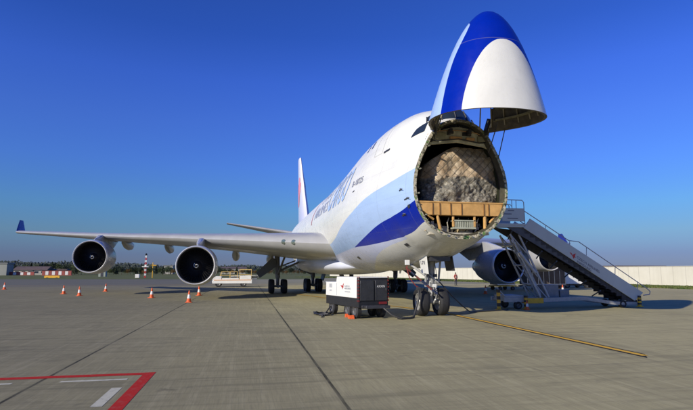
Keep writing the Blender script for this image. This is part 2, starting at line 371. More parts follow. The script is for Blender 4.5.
# orientation test: inset must shrink
_r0,_r1=ring(8),ring(8,.2)
INS=1 if max(p[1] for p in _r1)<max(p[1] for p in _r0) else -1
def iring(x,i,x_at=None): return ring(x,i*INS,x_at)
xs=[4.1,4.3,4.5,4.7,4.9,5.1,5.3,5.6,5.9,6.2,6.6,7,7.5,8,8.6,9.2,10,11,12,13,14,15.5,17,18.5,20,21.5,23,24.5,26,27,28,30,33,36,40,44,46,48,50,52,54,56,58,60,62,64,66,67.5,68.6]
mb=MB(); mb.loft([ring(x) for x in xs],caps=False); n=len(ring(5)); mb.add([(68.75,0,7.8)]+ring(68.6),[(0,i+1,(i+1)%n+1) for i in range(n)])
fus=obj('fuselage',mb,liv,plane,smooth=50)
def sp(x,z,side=1,off=.012):
    s=sec(x); w0=width(s,z); e=.03
    dz=(width(s,z+e)-width(s,z-e))/(2*e); sx=sec(x+e); dx=(width(sx,z)-w0)/e
    nn=Vector((-dx,1,-dz)).normalized()*off; return (x+nn.x,side*(w0+nn.y),z+nn.z)
def spt(x,y,off=.015):
    """point on the crown at lateral y"""
    s=sec(x); lo,hi=s['zc'],ztop(s)
    for _ in range(30):
        m=(lo+hi)/2
        if width(s,m)>abs(y): lo=m
        else: hi=m
    return (x-off*.5,y,lo+off)
def patch(mb,fn,nu=6,nv=6):
    vs=[fn(i/nu,j/nv) for j in range(nv+1) for i in range(nu+1)]
    return mb.add(vs,[(j*(nu+1)+i,j*(nu+1)+i+1,(j+1)*(nu+1)+i+1,(j+1)*(nu+1)+i) for j in range(nv) for i in range(nu)])
def xzpatch(mb,c4,side=1,off=.012,nu=6,nv=6):
    (a,b,c,d)=c4
    def fn(u,v):
        x=(a[0]*(1-u)+b[0]*u)*(1-v)+(d[0]*(1-u)+c[0]*u)*v; z=(a[1]*(1-u)+b[1]*u)*(1-v)+(d[1]*(1-u)+c[1]*u)*v
        return sp(x,z,side,off)
    return patch(mb,fn,nu,nv)
# cockpit glazing: two front panes and two side panes each side
for side in (1,-1):
    for (ya,yb,xa,xb,xc,xd) in ():
        m_=MB(); patch(m_,lambda u,v:(lambda y,x:spt(x,side*y,.02))(ya+(yb-ya)*u-.05*v*u,(xa*(1-u)+xb*u)*(1-v)+(xd*(1-u)+xc*u)*v))
        f_=obj('cockpit_window',m_,glass,fus); f_['label']='dark cockpit windscreen pane'
    for c4 in (((4.6,7.62),(5.28,7.50),(5.12,7.85),(4.85,8.10)),):
        m_=MB(); xzpatch(m_,c4,side,.02); obj('cockpit_window',m_,glass,fus)
    # upper deck windows, crew door outline and small vents
    for x in (9.4,10.3):
        m_=MB(); xzpatch(m_,((x,8.05),(x+.28,8.05),(x+.28,8.42),(x,8.42)),side); obj('cabin_window',m_,glass,fus)
    m_=MB()
    for a,b,c,d_ in ((7.55,7.58,7.35,8.75),(8.45,8.48,7.35,8.75),(7.55,8.48,8.73,8.76),(7.55,8.48,7.34,7.37)): xzpatch(m_,((a,c),(b,c),(b,d_),(a,d_)),side,.008,2,8)
    obj('upper_deck_door_outline',m_,M('faint_seam',(.64,.64,.61),.5),fus)
    m_=MB()
    for x,z,wx,hz in ((6.85,7.34,.5,.09),(4.9,5.25,.22,.05),(4.45,4.84,.35,.05),(4.5,4.5,.16,.12),(4.95,4.25,.3,.05),(10.3,6.0,.25,.06),(6.4,3.1,.3,.1),(13.2,2.7,.5,.12)): xzpatch(m_,((x,z),(x+wx,z-.05),(x+wx,z+hz-.05),(x,z+hz)),side,.02,2,2)
    obj_split('vent_grille',m_,darkm,fus)
m_=MB()
for x,z in ((4.45,4.86),(4.9,5.27),(5.0,4.28)):
    p=Vector(sp(x,z,1,.0)); m_.tube(p,p+Vector((.02,.1,0)),.02,.015,6); m_.tube(p+Vector((.02,.1,0)),p+Vector((-.18,.12,.0)),.014,.008,6)
obj('pitot_probe',m_,steel,fus)
# belly light / antennas
m_=MB(); m_.prism([(12.8,9.88),(13.1,9.88),(13.15,10.12),(13.05,10.12)],1,-.015,.015); m_.prism([(12.0,2.1),(12.4,2.06),(12.4,1.85),(12.25,1.85)],1,-.015,.015); obj('blade_antenna',m_,white,fus)

# lettering on both flanks
tcar=NT('airline_blue_streaks'); v,x,y,z=tcar.xyz(); wv=tcar.ma('SINE',tcar.ma('MULTIPLY',tcar.ma('ADD',x,tcar.ma('MULTIPLY',z,.45)),22.0))
cargom=tcar.fin(tcar.mix(tcar.rng(wv,-.9,.4),(.30,.48,.84),(.52,.66,.88)),.35)
def lettering(side):
    def wrap(x0,x1,z0,z1):
        # reads towards the nose on the right flank, towards the tail on the left
        return lambda a,b:(sp(x0+(x1-x0)*a,z0+(z1-z0)*b,1,.02) if side>0 else sp(x1+(x0-x1)*a,z0+(z1-z0)*b,-1,.02))
    m_=MB(); put_text(m_,'CARGO',wrap(17.6,11.7,5.75,7.65),cuts=3,shear=.3,bold=.012); obj('cargo_lettering',m_,cargom,fus,smooth=0,fixn=False)
    m_=MB(); put_text(m_,'CHINA',wrap(22.6,18.2,6.85,7.45),cuts=2,bold=.005); put_text(m_,'AIRLINES',wrap(24.2,17.9,5.9,6.6),cuts=2,bold=.005)
    obj('airline_lettering',m_,M('airline_grey_blue',(.42,.46,.58),.4,0,.1,3),fus,smooth=0,fixn=False)
    m_=MB(); put_text(m_,'B-18725',wrap(11.0,9.3,6.30,6.62),cuts=2,bold=.004); obj('registration_lettering',m_,M('registration_grey',(.26,.27,.31),.4),fus,smooth=0,fixn=False)
    m_=MB(); xa=25.4 if side>0 else 17.3
    patch(m_,lambda u,v:sp(xa+.22*u-.9*v**2*(1 if side>0 else -1),5.6+2.35*v,side,.02),1,12); obj('red_stroke',m_,red,fus)
lettering(1); lettering(-1)

# ring of the nose opening: frame, bulkhead, lining, sill, lobe equipment
t=NT('primer_frame'); v,_,_,_=t.xyz(); f=t.noise(v,9,4,.7); g=t.noise(v,4.3,3,.6)
c=t.ramp(f,[(.36,(.03,.03,.02)),(.48,(.36,.33,.23)),(.62,(.62,.56,.42))]); c=t.mix(t.rng(g,.56,.62),c,(.13,.24,.07)); t.bump(f,.6,.03); primer=t.fin(c,.6,.1)
fr=MB(); fr.loft([iring(4.1,.0,4.07),iring(4.1,.0,4.1)],caps=False); fr.loft([iring(4.1,.0,4.07),iring(4.1,.12,4.07)],caps=False); fr2=MB(); fr2.loft([iring(4.1,.12,4.07),iring(4.1,.2,4.30)],caps=False)
frame=obj('opening_frame',fr,primer,plane,smooth=50)
obj('inner_flange',fr2,M('flange_brown',(.06,.055,.035),.6,.1,.4,5),frame,smooth=50)
lt=MB(); rr=iring(4.1,.065,4.05)
for i in range(0,len(rr),2):
    p=Vector(rr[i]); s=random.uniform(.02,.045)
    lt.box(p.x-.05,p.x+.03,p.y-s,p.y+s,p.z-s*.8,p.z+s*.8)
    if i%6==0: q=Vector(iring(4.1,.16,4.02)[i]); lt.tube(q,q+Vector((-.10,0,0)),.035,.03,8)
obj_split('latch',lt,M('latch_metal',(.30,.30,.22),.5,.3,.5,6),frame,smooth=30)
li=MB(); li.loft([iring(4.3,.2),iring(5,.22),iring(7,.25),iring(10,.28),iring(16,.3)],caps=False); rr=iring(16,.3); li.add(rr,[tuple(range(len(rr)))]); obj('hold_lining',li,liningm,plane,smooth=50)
rb=MB()
for x in (4.6,5.1,5.6,6.1): rb.loft([iring(x,.19),iring(x,.30),iring(x+.06,.30),iring(x+.06,.19)],caps=False)
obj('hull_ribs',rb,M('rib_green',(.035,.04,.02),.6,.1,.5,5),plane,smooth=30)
# main deck floor and sill
obj('main_deck_floor',MB().box(4.45,15.5,-1.85,1.85,4.58,4.64),steel,plane)
wood=M('sill_ochre',(.62,.36,.12),.45,0,.22,3)
sl=MB(); sl.prism([(-1.86,4.42),(-1.55,4.16),(1.35,4.16),(1.86,4.46),(1.86,4.64),(-1.86,4.64)],0,4.14,4.42); sl.box(4.12,4.5,-1.84,1.84,4.64,4.70)
sill=obj('loading_sill',sl,wood,plane,bevel=.012)
ss=MB()
for y in (-1.75,-1.15,-.95,.0,.45,.9,1.2): ss.box(4.11,4.14,y-.02,y+.02,4.17,4.63)
obj('sill_ribs',ss,M('sill_brown',(.25,.13,.04),.5,0,.3,4),sill)
pr_=MB()
pr_.tube((4.22,.98,4.18),(4.3,.82,3.55),.06,.07,8); pr_.tube((4.22,-1.02,4.18),(4.3,-1.05,3.55),.07,.07,8)
pr_.box(4.2,4.26,.28,.36,3.72,4.18); pr_.box(4.2,4.26,-.62,-.54,3.72,4.18); pr_.tube((4.22,1.75,4.45),(4.3,1.1,4.0),.05,.05,8); pr_.tube((4.22,-1.7,4.42),(4.3,-1.25,3.9),.05,.05,8)
obj_split('sill_strut',pr_,wood,plane,bevel=.008)
gr=MB(); gr.box(4.2,4.5,-.62,.32,3.64,3.70); gr.box(4.2,4.5,-.62,.32,3.94,3.99)
for k in range(13): y=-.6+k*.0745; gr.box(4.22,4.26,y,y+.035,3.70,3.94)
gr.box(4.3,4.34,-.6,.3,3.7,3.94); obj('louvred_unit',gr,M('louvre_green_grey',(.42,.44,.34),.5,0,.15,4),plane)
eq=MB(); 
for k in range(34):
    y=random.uniform(-1.25,1.2); zlo=3.23+1.9*(1-math.sqrt(max(0,1-(y/1.98)**2)))+.22; h=random.uniform(.05,.3); x=random.uniform(4.45,5.1); ww=random.uniform(.04,.14)
    eq.mat(random.choice((0,1,2))); eq.box(x,x+.3,y-ww,y+ww,zlo,min(zlo+h,4.0))
eq.mat(1).box(4.35,5.6,-1.25,1.25,3.42,3.50)
for k in range(7): 
    y=-1.3+.42*k; eq.mat(k%3); eq.path([(4.5,y,4.1),(4.45,y+.1,3.9),(4.5,y+.05,3.7),(4.45,y+.2,3.55)],.022,6)
obj('lower_lobe_equipment',eq,[M('eq_tan',(.45,.36,.22),.5,0,.2,5),M('eq_pale',(.5,.46,.36),.5,0,.2,5),M('eq_dark',(.07,.06,.05),.6,0,.2,5)],plane)
# forward pressure bulkhead under the cockpit
bk=MB(); s4=sec(4.35); P=[]
for k in range(25):
    y=1.50-3.0*k/24; P.append((y*.84,7.78-.30*(y/1.5)**2))
poly=[(y,z) for y,z in P]+[(-1.32,6.95),(-1.1,7.02),(0,7.16),(1.1,7.02),(1.32,6.95)]
bk.prism(poly,0,4.30,4.42); bulk=obj('cockpit_bulkhead',bk,M('bulkhead_tan',(.60,.58,.42),.5,0,.3,4),plane,smooth=20)
be=MB()
for y0,y1,z0,z1,mi in ((.55,1.0,7.22,7.5,0),(-.15,.35,7.25,7.36,1),(-.55,-.2,7.42,7.55,2),(-1.2,-.85,7.2,7.42,0),(.2,.42,7.48,7.58,2),(1.1,1.35,7.1,7.3,2),(-.7,-.35,7.22,7.34,1)): be.mat(mi).box(4.2,4.31,y0,y1,z0,z1)
be.mat(2); be.path([(4.25,1.4,7.2),(4.22,.9,7.14),(4.22,0,7.27),(4.22,-.9,7.14),(4.25,-1.4,7.2)],.03,8); be.mat(1); be.path([(4.25,1.3,7.4),(4.22,.8,7.56),(4.22,0,7.62),(4.22,-.8,7.54),(4.25,-1.3,7.35)],.02,8)
obj('bulkhead_equipment',be,[M('eqp_olive',(.30,.28,.17),.5,0,.2,5),M('eqp_orange',(.55,.30,.12),.5,0,.2,5),M('eqp_black',(.03,.03,.03),.5,0,.2,5)],bulk,bevel=.006)

gs=MB(); WS=lambda u,v:(4.12+(1-2*u)**2*.42+v*.55,(1.22-.22*v)*(1-2*u),7.72+.98*v-.34*(1-2*u)**2); patch(gs,WS,20,8)
ws=obj('windscreen',gs,glass,plane); ws['label']='dark glossy lower windscreen above the opening'
gp_=MB()
for u in (0,.25,.5,.75,1): gp_.path([(WS(u,v)[0]-.012,WS(u,v)[1],WS(u,v)[2]+.012) for v in (0,.5,1)],.028,6)
obj('windscreen_post',gp_,darkm,ws)
def notch(m_,x0=3.0,yw=1.15,z0=6.7):
    keep=[]
    for f_,k_ in zip(m_.f,m_.m):
        c_=sum((Vector(m_.v[i]) for i in f_),Vector())/len(f_)
        if not (c_.x>x0 and abs(c_.y)<yw and c_.z>z0): keep.append((f_,k_))
    m_.f=[a for a,_ in keep]; m_.m=[b for _,b in keep]; return m_
# raised nose door
PH=R(84.5); HX,HZ=4.1,7.5
nx=[.162,.19,.25,.35,.5,.7,.95,1.25,1.6,2.0,2.4,2.8,3.0,3.2,3.6,3.9,4.07]
mb=MB(); mb.loft([ring(x) for x in nx],caps=False); r0=ring(.162); mb.add([(XT,0,ZT)]+r0,[(0,i+1,(i+1)%len(r0)+1) for i in range(len(r0))])
notch(mb); door=obj('nose_door',mb,liv,plane,smooth=60)
rot=Matrix.Rotation(PH,4,'Y'); H=Vector((HX,0,HZ)); door.rotation_euler=(0,PH,0); door.location=H-(rot@H)
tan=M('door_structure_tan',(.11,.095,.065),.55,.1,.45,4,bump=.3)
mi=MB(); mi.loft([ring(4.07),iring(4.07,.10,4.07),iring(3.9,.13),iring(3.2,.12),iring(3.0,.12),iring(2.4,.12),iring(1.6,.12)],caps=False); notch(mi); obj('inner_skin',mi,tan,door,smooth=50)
mi=MB(); rr=iring(1.6,.11); mi.add(rr,[tuple(range(len(rr)))]); 
obj('radome_bulkhead',mi,M('radome_bulkhead_brown',(.16,.13,.08),.6,0,.3,3),door)
mi=MB()
for x in (1.9,2.35,2.8,3.25,3.65): mi.loft([iring(x,.10),iring(x,.26),iring(x+.05,.26),iring(x+.05,.10)],caps=False)
notch(mi); obj('frame_rings',mi,M('door_frame_olive',(.22,.21,.13),.5,.1,.4,5),door,smooth=30)
mi=MB(); rn=len(ring(3))
for k in [q for q in range(0,rn,4) if not NS-8<q<NS+8]:
    pts=[iring(x,.15)[k] for x in (1.7,2.4,3.1,3.9)]; mi.path(pts,.028,6)
for k in (9,79): 
    pts=[Vector(iring(x,.30)[k]) for x in (1.8,3.9)]; mi.tube(pts[0],pts[1],.05,.05,8)
mi.box(1.65,2.3,-.8,.8,5.0,5.9); mi.box(1.65,2.0,-.5,.3,4.2,4.9); mi.tube((1.7,.5,6.2),(3.2,.9,6.6),.07,.07,8); mi.tube((1.7,-.5,6.2),(3.2,-.9,6.6),.07,.07,8)
obj('stringers',mi,M('stringer_tan',(.38,.34,.24),.5,.1,.4,5),door,smooth=30)
ac=MB()
for y in (-1.28,): ac.tube((4.2,y,6.75),(3.3,y*1.02,7.9),.022,.022,8)
ac.tube((4.0,-1.58,6.45),(3.35,-1.62,7.7),.02,.02,6)
for y in (-1.1,-.4,.4,1.1): ac.box(3.95,4.35,y-.05,y+.05,7.42,7.62)
for y in (-1.2,1.02): ac.hexa([(4.22,y-.09,7.35),(4.5,y-.09,7.35),(4.5,y+.09,7.35),(4.22,y+.09,7.35)],[(3.7,y-.06,8.0),(3.95,y-.06,8.1),(3.95,y+.06,8.1),(3.7,y+.06,8.0)])
obj_split('door_actuator',ac,darkm,plane)

# ---------------- wings
def foil(n=14,tc=.12):
    up=[];lo=[]
    for i in range(n+1):
        q=(1-math.cos(PI*i/n))/2; yt=5*tc*(.2969*math.sqrt(q)-.126*q-.3516*q*q+.2843*q**3-.1036*q**4)
        cam_=.012*math.sin(PI*q)+.008*q*math.sin(2*PI*q); up.append((q,yt+cam_)); lo.append((q,-yt+cam_))
    return up[::-1]+lo[1:-1]
T_LE=[(0,16.0),(3.2,18.9),(11.7,25.7),(20.8,32.9),(31.0,41.0)]
T_TE=[(0,33.0),(3.2,33.8),(8,35.2),(12.5,36.9),(20.8,40.3),(31.0,45.0)]
T_WZ=[(0,3.55),(3.2,3.80),(11.7,4.42),(20.8,5.02),(31.0,5.82)]
T_TC=[(0,.135),(3.2,.132),(8,.115),(12.5,.10),(31,.085)]
T_IN=[(0,2.2),(3.2,2.0),(12.5,1.0),(31,-1.5)]
def lin(tab,x):
    for (a,b),(c,d_) in zip(tab,tab[1:]):
        if x<=c: return b+(d_-b)*(x-a)/(c-a)
    return tab[-1][1]
def wsec(y):
    le,te,z0=lin(T_LE,y),herm(T_TE,y),herm(T_WZ,y); c=te-le; a=R(herm(T_IN,y))
    return [(le+q*c,z0+h*c-math.sin(a)*q*c) for q,h in foil(14,herm(T_TC,y))]
def wlow(x,y):
    pts=wsec(y); n=len(pts)//2; lo=pts[n:]+[pts[0]]
    lo=sorted(lo)
    return lin(lo,x)
def engine(yi,xi,zi,side):
    C_=(0,0,0)
    e=thing('engine',None,None); e.parent=plane; e.location=(xi,side*yi,zi)
    m=MB()
    m.lathe([(.9,1.17),(.5,1.165),(.25,1.18),(.1,1.225)],'x',n=48)
    outer=[(.22,1.345),(.5,1.385),(1.0,1.42),(1.7,1.43),(2.5,1.38),(3.2,1.27),(3.75,1.13),(3.85,1.10),(3.75,1.04),(3.0,.98)]
    m2=MB(); m2.lathe(outer,'x',n=48)
    na=obj('nacelle',m2,nacm,e)
    lipm=MB(); lipm.lathe([(.10,1.225),(.04,1.245),(.0,1.285),(.04,1.315),(.10,1.33),(.22,1.345)],'x',n=48); obj('intake_lip',lipm,bare,e)
    obj('intake_duct',m.lathe([(.9,1.17),(1.35,1.17)],'x',n=48),M('duct_dark',(.018,.018,.019),.6,.1,.1,3) if 'duct_dark' not in bpy.data.materials else bpy.data.materials['duct_dark'],e)
    f=MB()
    for k in range(38):
        a=2*PI*k/38; ps=[]
        for r,tw in ((.3,.25),(.7,.6),(1.15,1.0)):
            for s_ in(-1,1):
                w_=.07+.02*r; aa=a+s_*w_/r*math.cos(tw)*.9; ps.append((1.12+s_*w_*math.sin(tw),r*math.cos(aa),r*math.sin(aa)))
        f.add(ps,[(0,1,3,2),(2,3,5,4)])
    f.lathe([(1.33,0.01),(1.33,1.17)],'x',n=32)
    obj('fan',f,bpy.data.materials.get('fan_dark') or M('fan_dark',(.026,.026,.028),.5,.4,.2,5),e,smooth=0)
    s_=MB(); s_.lathe([(.62,.005),(.66,.05),(.85,.20),(1.12,.34)],'x',n=24); spn=obj('spinner',s_,bpy.data.materials.get('spinner_black') or M('spinner_black',(.03,.03,.033),.4,.2,.2,5),e)
    sw=MB(); P=[]; nq=26
    for k in range(nq+1):
        a=.6+2*PI*1.05*k/nq; r=.055+.14*k/nq; x0=(.66+(r-.05)/.15*.19 if r<.2 else .85+(r-.2)/.14*.27)-.02; wd=.026
        P+= [(x0-.035,(r-wd)*math.cos(a),(r-wd)*math.sin(a)),(x0+.012,(r+wd)*math.cos(a),(r+wd)*math.sin(a))]
    sw.add(P,[(2*k,2*k+1,2*k+3,2*k+2) for k in range(nq)]); obj('spinner_spiral',sw,white,e,smooth=0)
    c_=MB(); c_.lathe([(3.0,.85),(3.9,.80),(4.8,.62),(5.5,.48),(5.4,.42)],'x',n=32); c_.lathe([(5.0,.3),(5.6,.26),(6.2,.02)],'x',n=24); obj('core_exhaust',c_,bare if side>0 else bare,e)
    # pylon, from above the fan cowl to under the wing
    p=MB(); le=lin(T_LE,yi); rings=[]
    for (x,zb_,zt_,hw) in ((xi+1.0,zi+1.32,zi+1.50,.05),(xi+2.0,zi+1.2,zi+1.74,.17),(le-.6,zi+.95,herm(T_WZ,yi)+.02,.22),(le+.6,zi+.75,herm(T_WZ,yi)+.12,.24),(le+2.5,zi+.55,wlow(le+2.5,yi)+.1,.22),(le+4.6,wlow(le+4.6,yi)-.35,wlow(le+4.6,yi)+.1,.12),(le+5.8,wlow(le+5.8,yi)-.02,wlow(le+5.8,yi)+.08,.03)):
        rings.append([(x-xi,-hw,zb_-zi),(x-xi,hw,zb_-zi),(x-xi,hw,zt_-.08-zi),(x-xi,hw*.5,zt_-zi),(x-xi,-hw*.5,zt_-zi),(x-xi,-hw,zt_-.08-zi)])
    p.loft(rings); obj('pylon',p,nacm,e,smooth=35)
    return e
def wing(side):
    n0=set(o.name for o in bpy.data.objects); W=MB(); ys=[1.5,3.2,4.5,6,8,10,11.7,12.5,15,18,20.8,24,28,30.5,31.0]
    for y in [None]: W.loft([[(x,side*y,z-(.55*(y/31)**3 if side<0 else 0)) for x,z in wsec(y)] for y in ys])
    wg=obj('wing',W,wingm,plane,smooth=35)
    # dark trailing edge flap gap lines and leading edge slat line, laid on the lower skin
    g=MB()
    for q in (.16,.70):
        for y0,y1 in zip(ys[1:],ys[2:-1]):
            if q==.70 and y0>24: continue
            P=[]
            for y in (y0,y1):
                le,te=lin(T_LE,y),herm(T_TE,y); 
                for dq in (0,.02/(te-le)*1.2): x=le+(q+dq)*(te-le); P.append((x,side*y,wlow(x,y)-.006))
            g.add(P,[(0,1,3,2)])
    obj('panel_gap',g,darkm,wg,smooth=0,fixn=False)
    # raked blue winglet
    Wl=MB(); rings=[]
    for (y,z,x0,c) in ((30.9,5.80,41.2,3.3),(31.3,5.97,41.9,2.5),(31.5,6.2,42.4,2.0),(31.9,7.3,43.9,.85)):
        rings.append([(x0+q*c,side*(y+h*c*.9),z-h*c*.25-(.55 if side<0 else 0)) for q,h in foil(10,.08)])
    Wl.loft(rings[:2]); obj('wingtip_fairing',Wl,wingm,wg)
    Wl=MB(); Wl.loft(rings[1:]); obj('winglet',Wl,M('winglet_indigo',(.02,.03,.20),.3,0,.1,2) if 'winglet_indigo' not in bpy.data.materials else bpy.data.materials['winglet_indigo'],wg)
    for y in (6.1,9.3,15.7,19.9):
        te=herm(T_TE,y); zc_=wlow(te-.6,y); f_=MB(); rings=[]
        sc_=1 if y<12 else .85
        for q,w_,h_,dz in ((-3.6,.02,.03,.05),(-3.0,.24,.28,-.10),(-2.0,.34,.50,-.28),(-.8,.37,.58,-.42),(.3,.29,.46,-.46),(1.0,.15,.24,-.38),(1.35,.02,.03,-.28)):
            zz=(wlow(te+q,y) if q<-.6 else zc_)+dz*sc_
            rings.append([(te+q,side*y+w_*sc_*math.cos(2*PI*k/16),zz+h_*sc_*math.sin(2*PI*k/16)) for k in range(16)])
        f_.loft(rings); obj('flap_track_fairing',f_,wingm,wg)
    for y in (5.1,5.75):
        x=lin(T_LE,y); z=herm(T_WZ,y); L_=MB(); L_.lathe([(0,.005),(.01,.14),(.05,.17),(.5,.18)],'x',c=(x-.05,side*y,z+.02),n=20); obj('landing_light',L_,bpy.data.materials.get('lamp_glass') or M('lamp_glass',(.30,.36,.30),.08,.6,.1,3),wg)
for s_ in (1,-1):
    wing(s_)
    for yi,xi,zi in ((11.7,21.6,2.36),(20.83,29.9,3.13 if s_>0 else 3.32)): engine(yi,xi,zi,s_)
# wing to body fairing
mb=MB(); rings=[]
for x,wy,zb_,zt_ in ((18.5,1.2,2.08,2.5),(20,1.9,1.92,2.8),(22,2.65,1.82,3.2),(24,3.15,1.75,3.5),(26,3.4,1.70,3.8),(28.5,3.6,1.66,4.0),(32,3.66,1.68,4.0),(36,3.5,1.8,3.8),(39,3.0,1.95,3.4),(41,2.0,2.05,2.8)):
    zc_=(zb_+zt_)/2; h_=(zt_-zb_)/2
    r_=[]
    for k in range(32):
        a=2*PI*k/32; ca,sa=math.cos(a),math.sin(a); r_.append((x,wy*math.copysign(abs(ca)**.62,ca),zc_+h_*math.copysign(abs(sa)**.75,sa)))
    rings.append(r_)
mb.loft(rings); obj('wing_root_fairing',mb,M('fairing_lavender',(.60,.64,.76),.38,0,.05,1,.2),plane,smooth=60)
# tail
def finsec(z):
    q=(z-8.2)/(20.5-8.2); x0=54.6+(66.3-54.6)*q; c=13.6+(4.1-13.6)*q; return x0,c
mb=MB(); mb.loft([[(finsec(z)[0]+q*finsec(z)[1],h*finsec(z)[1],z) for q,h in [(q,h-.012*math.sin(PI*q)-.008*q*math.sin(2*PI*q)) for q,h in foil(12,.10)]] for z in (8.0,10,13,16,19,20.3,20.5)])
t=NT('fin_paint'); v,x,y,z=t.xyz(); c=t.mix(t.rng(z,9,14.5),(.58,.60,.80),(.80,.79,.82)); finm=t.fin(c,.35,0,.3)
fin=obj('tail_fin',mb,finm,plane,smooth=40)
def fth(x,z):
    x0,c=finsec(z); q=min(1,max(0,(x-x0)/c)); return 5*.10*(.2969*math.sqrt(q)-.126*q-.3516*q*q+.2843*q**3-.1036*q**4)*c
for side in (1,-1):
    m_=MB()
    for k in range(5):
        a=PI/2+2*PI*k/5; cx_,cz_=64.4+1.25*math.cos(a),14.2+1.35*math.sin(a)
        pts=[(cx_+1.15*math.cos(b),cz_+1.25*math.sin(b)) for b in [2*PI*j/18 for j in range(18)]]
        c0=[(cx_,cz_)]+pts
        m_.add([(x,side*(fth(x,z)+.03+.004*k),z) for x,z in c0],[(0,i+1,(i+1)%18+1) for i in range(18)])
    obj('blossom_emblem',m_,pink,fin,smooth=0,fixn=False)
    for y in [0]:
        S=MB(); S.loft([[(x0+q*c,side*yy,zz+h*c) for q,h in foil(12,.09)] for yy,x0,c,zz in ((.5,57.6,9.4,7.15),(2,58.8,8.5,7.45),(7,62.8,5.4,8.5),(11.6,66.5,2.5,9.45))]); obj('tailplane',S,wingm,plane,smooth=35)

# ---------------- landing gear
def wheel_mesh(rad,wd):
    m=MB(); h=wd/2
    m.lathe([(-h*.75,rad*.62),(-h,rad*.74),(-h,rad*.88),(-h*.72,rad*.975),(-h*.3,rad),(h*.3,rad),(h*.72,rad*.975),(h,rad*.88),(h,rad*.74),(h*.75,rad*.62)],'y',n=36)
    m.mat(1)
    for s_ in(-1,1): m.lathe([(s_*h*.75,rad*.62),(s_*h*.82,rad*.58),(s_*h*.45,rad*.48),(s_*h*.40,rad*.30),(s_*h*.62,rad*.24),(s_*h*.66,rad*.02)],'y',n=24)
    m.mat(0)
    for q in (-.45,-.15,.15,.45): m.lathe([(h*q-.008,rad*1.002),(h*q+.008,rad*1.002)],'y',n=36)
    return m
wm=obj('wheel',wheel_mesh(.62,.45),[rubber,M('rim_pale',(.36,.355,.33),.4,.3,.2,6)]); WHEEL=wm.data; bpy.data.objects.remove(wm)
def wheel(parent,loc): return obj('wheel',None,None,parent,loc,mesh=WHEEL)
bay=MB(); bay.box(6.6,8.6,-.52,.40,2.42,2.62); obj('gear_bay',bay,darkm,plane)
ng=MB(); ng.tube((7.55,0,3.0),(7.68,0,1.45),.19,.17,16); ng.tube((7.68,0,1.5),(7.7,0,.62),.11,.11,16); ng.tube((7.7,-.62,.62),(7.7,.62,.62),.09,.09,12)
ng.tube((7.66,-.28,1.5),(7.66,.28,1.5),.11,.11,12); ng.box(7.45,7.9,-.22,.22,1.28,1.42)
for y in (-.16,.16): ng.tube((7.5,y,1.35),(7.25,y*.7,1.0),.045,.04,8); ng.tube((7.25,y*.7,1.0),(7.55,y,.66),.04,.045,8)
for y in (-.5,.5): ng.tube((7.68,y*.35,1.75),(9.3,y*1.2,2.45),.06,.06,10)
ng.tube((7.5,.3,1.5),(7.35,.36,2.5),.05,.05,8); ng.tube((7.5,-.3,1.5),(7.35,-.36,2.5),.05,.05,8)
ng.tube((7.45,.22,1.9),(7.3,-.2,1.5),.035,.035,8)
ngo=obj('nose_landing_gear',ng,gearw,plane,smooth=40)
wheel(ngo,(7.7,.46,.62)); wheel(ngo,(7.7,-.46,.62))
bx_=MB(); bx_.box(7.42,7.55,.06,.22,1.72,1.86); bx_.box(7.42,7.55,-.22,-.06,1.72,1.86); bx_.path([(7.5,.1,2.6),(7.4,.2,2.1),(7.5,.12,1.6),(7.4,.2,1.1),(7.55,.16,.7)],.018,6); bx_.path([(7.5,-.1,2.6),(7.38,-.15,2.0),(7.5,-.2,1.5),(7.4,-.12,1.0)],.015,6)
obj('taxi_lights_and_lines',bx_,darkm,ngo)
tb=MB(); tb.tube((7.5,.16,1.0),(6.95,.30,1.55),.03,.03,8); tb.tube((7.5,-.1,.9),(7.05,.12,1.35),.03,.03,8); tb.tube((7.4,.0,.55),(7.02,.06,.75),.035,.035,8); tb.box(7.0,7.12,.0,.14,1.3,1.42)
obj('tow_fitting',tb,white,ngo)
dr=MB(); dr.hexa([(6.75,.42,1.86),(7.65,.40,1.90),(7.65,.44,1.90),(6.75,.46,1.86)],[(6.75,.50,2.66),(7.65,.52,2.55),(7.65,.56,2.55),(6.75,.54,2.66)]); nd=obj('gear_door',dr,white,plane,bevel=.01); nd['label']='white nose gear door'
m_=MB(); put_text(m_,'171',lambda a,b:(7.5-.5*a,.515+.02*b,2.28+.16*b),bold=.01); put_text(m_,'BLOK',lambda a,b:(7.4-.5*a,.775+.02*b,2.05+.1*b)) if False else None
obj('door_number',m_,greyink,nd,smooth=0,fixn=False)
dr=MB(); dr.hexa([(6.75,-.80,2.0),(7.65,-.78,2.0),(7.65,-.74,2.0),(6.75,-.76,2.0)],[(6.75,-.70,2.66),(7.65,-.68,2.55),(7.65,-.64,2.55),(6.75,-.66,2.66)]); nd=obj('gear_door',dr,darkm,plane,bevel=.01)
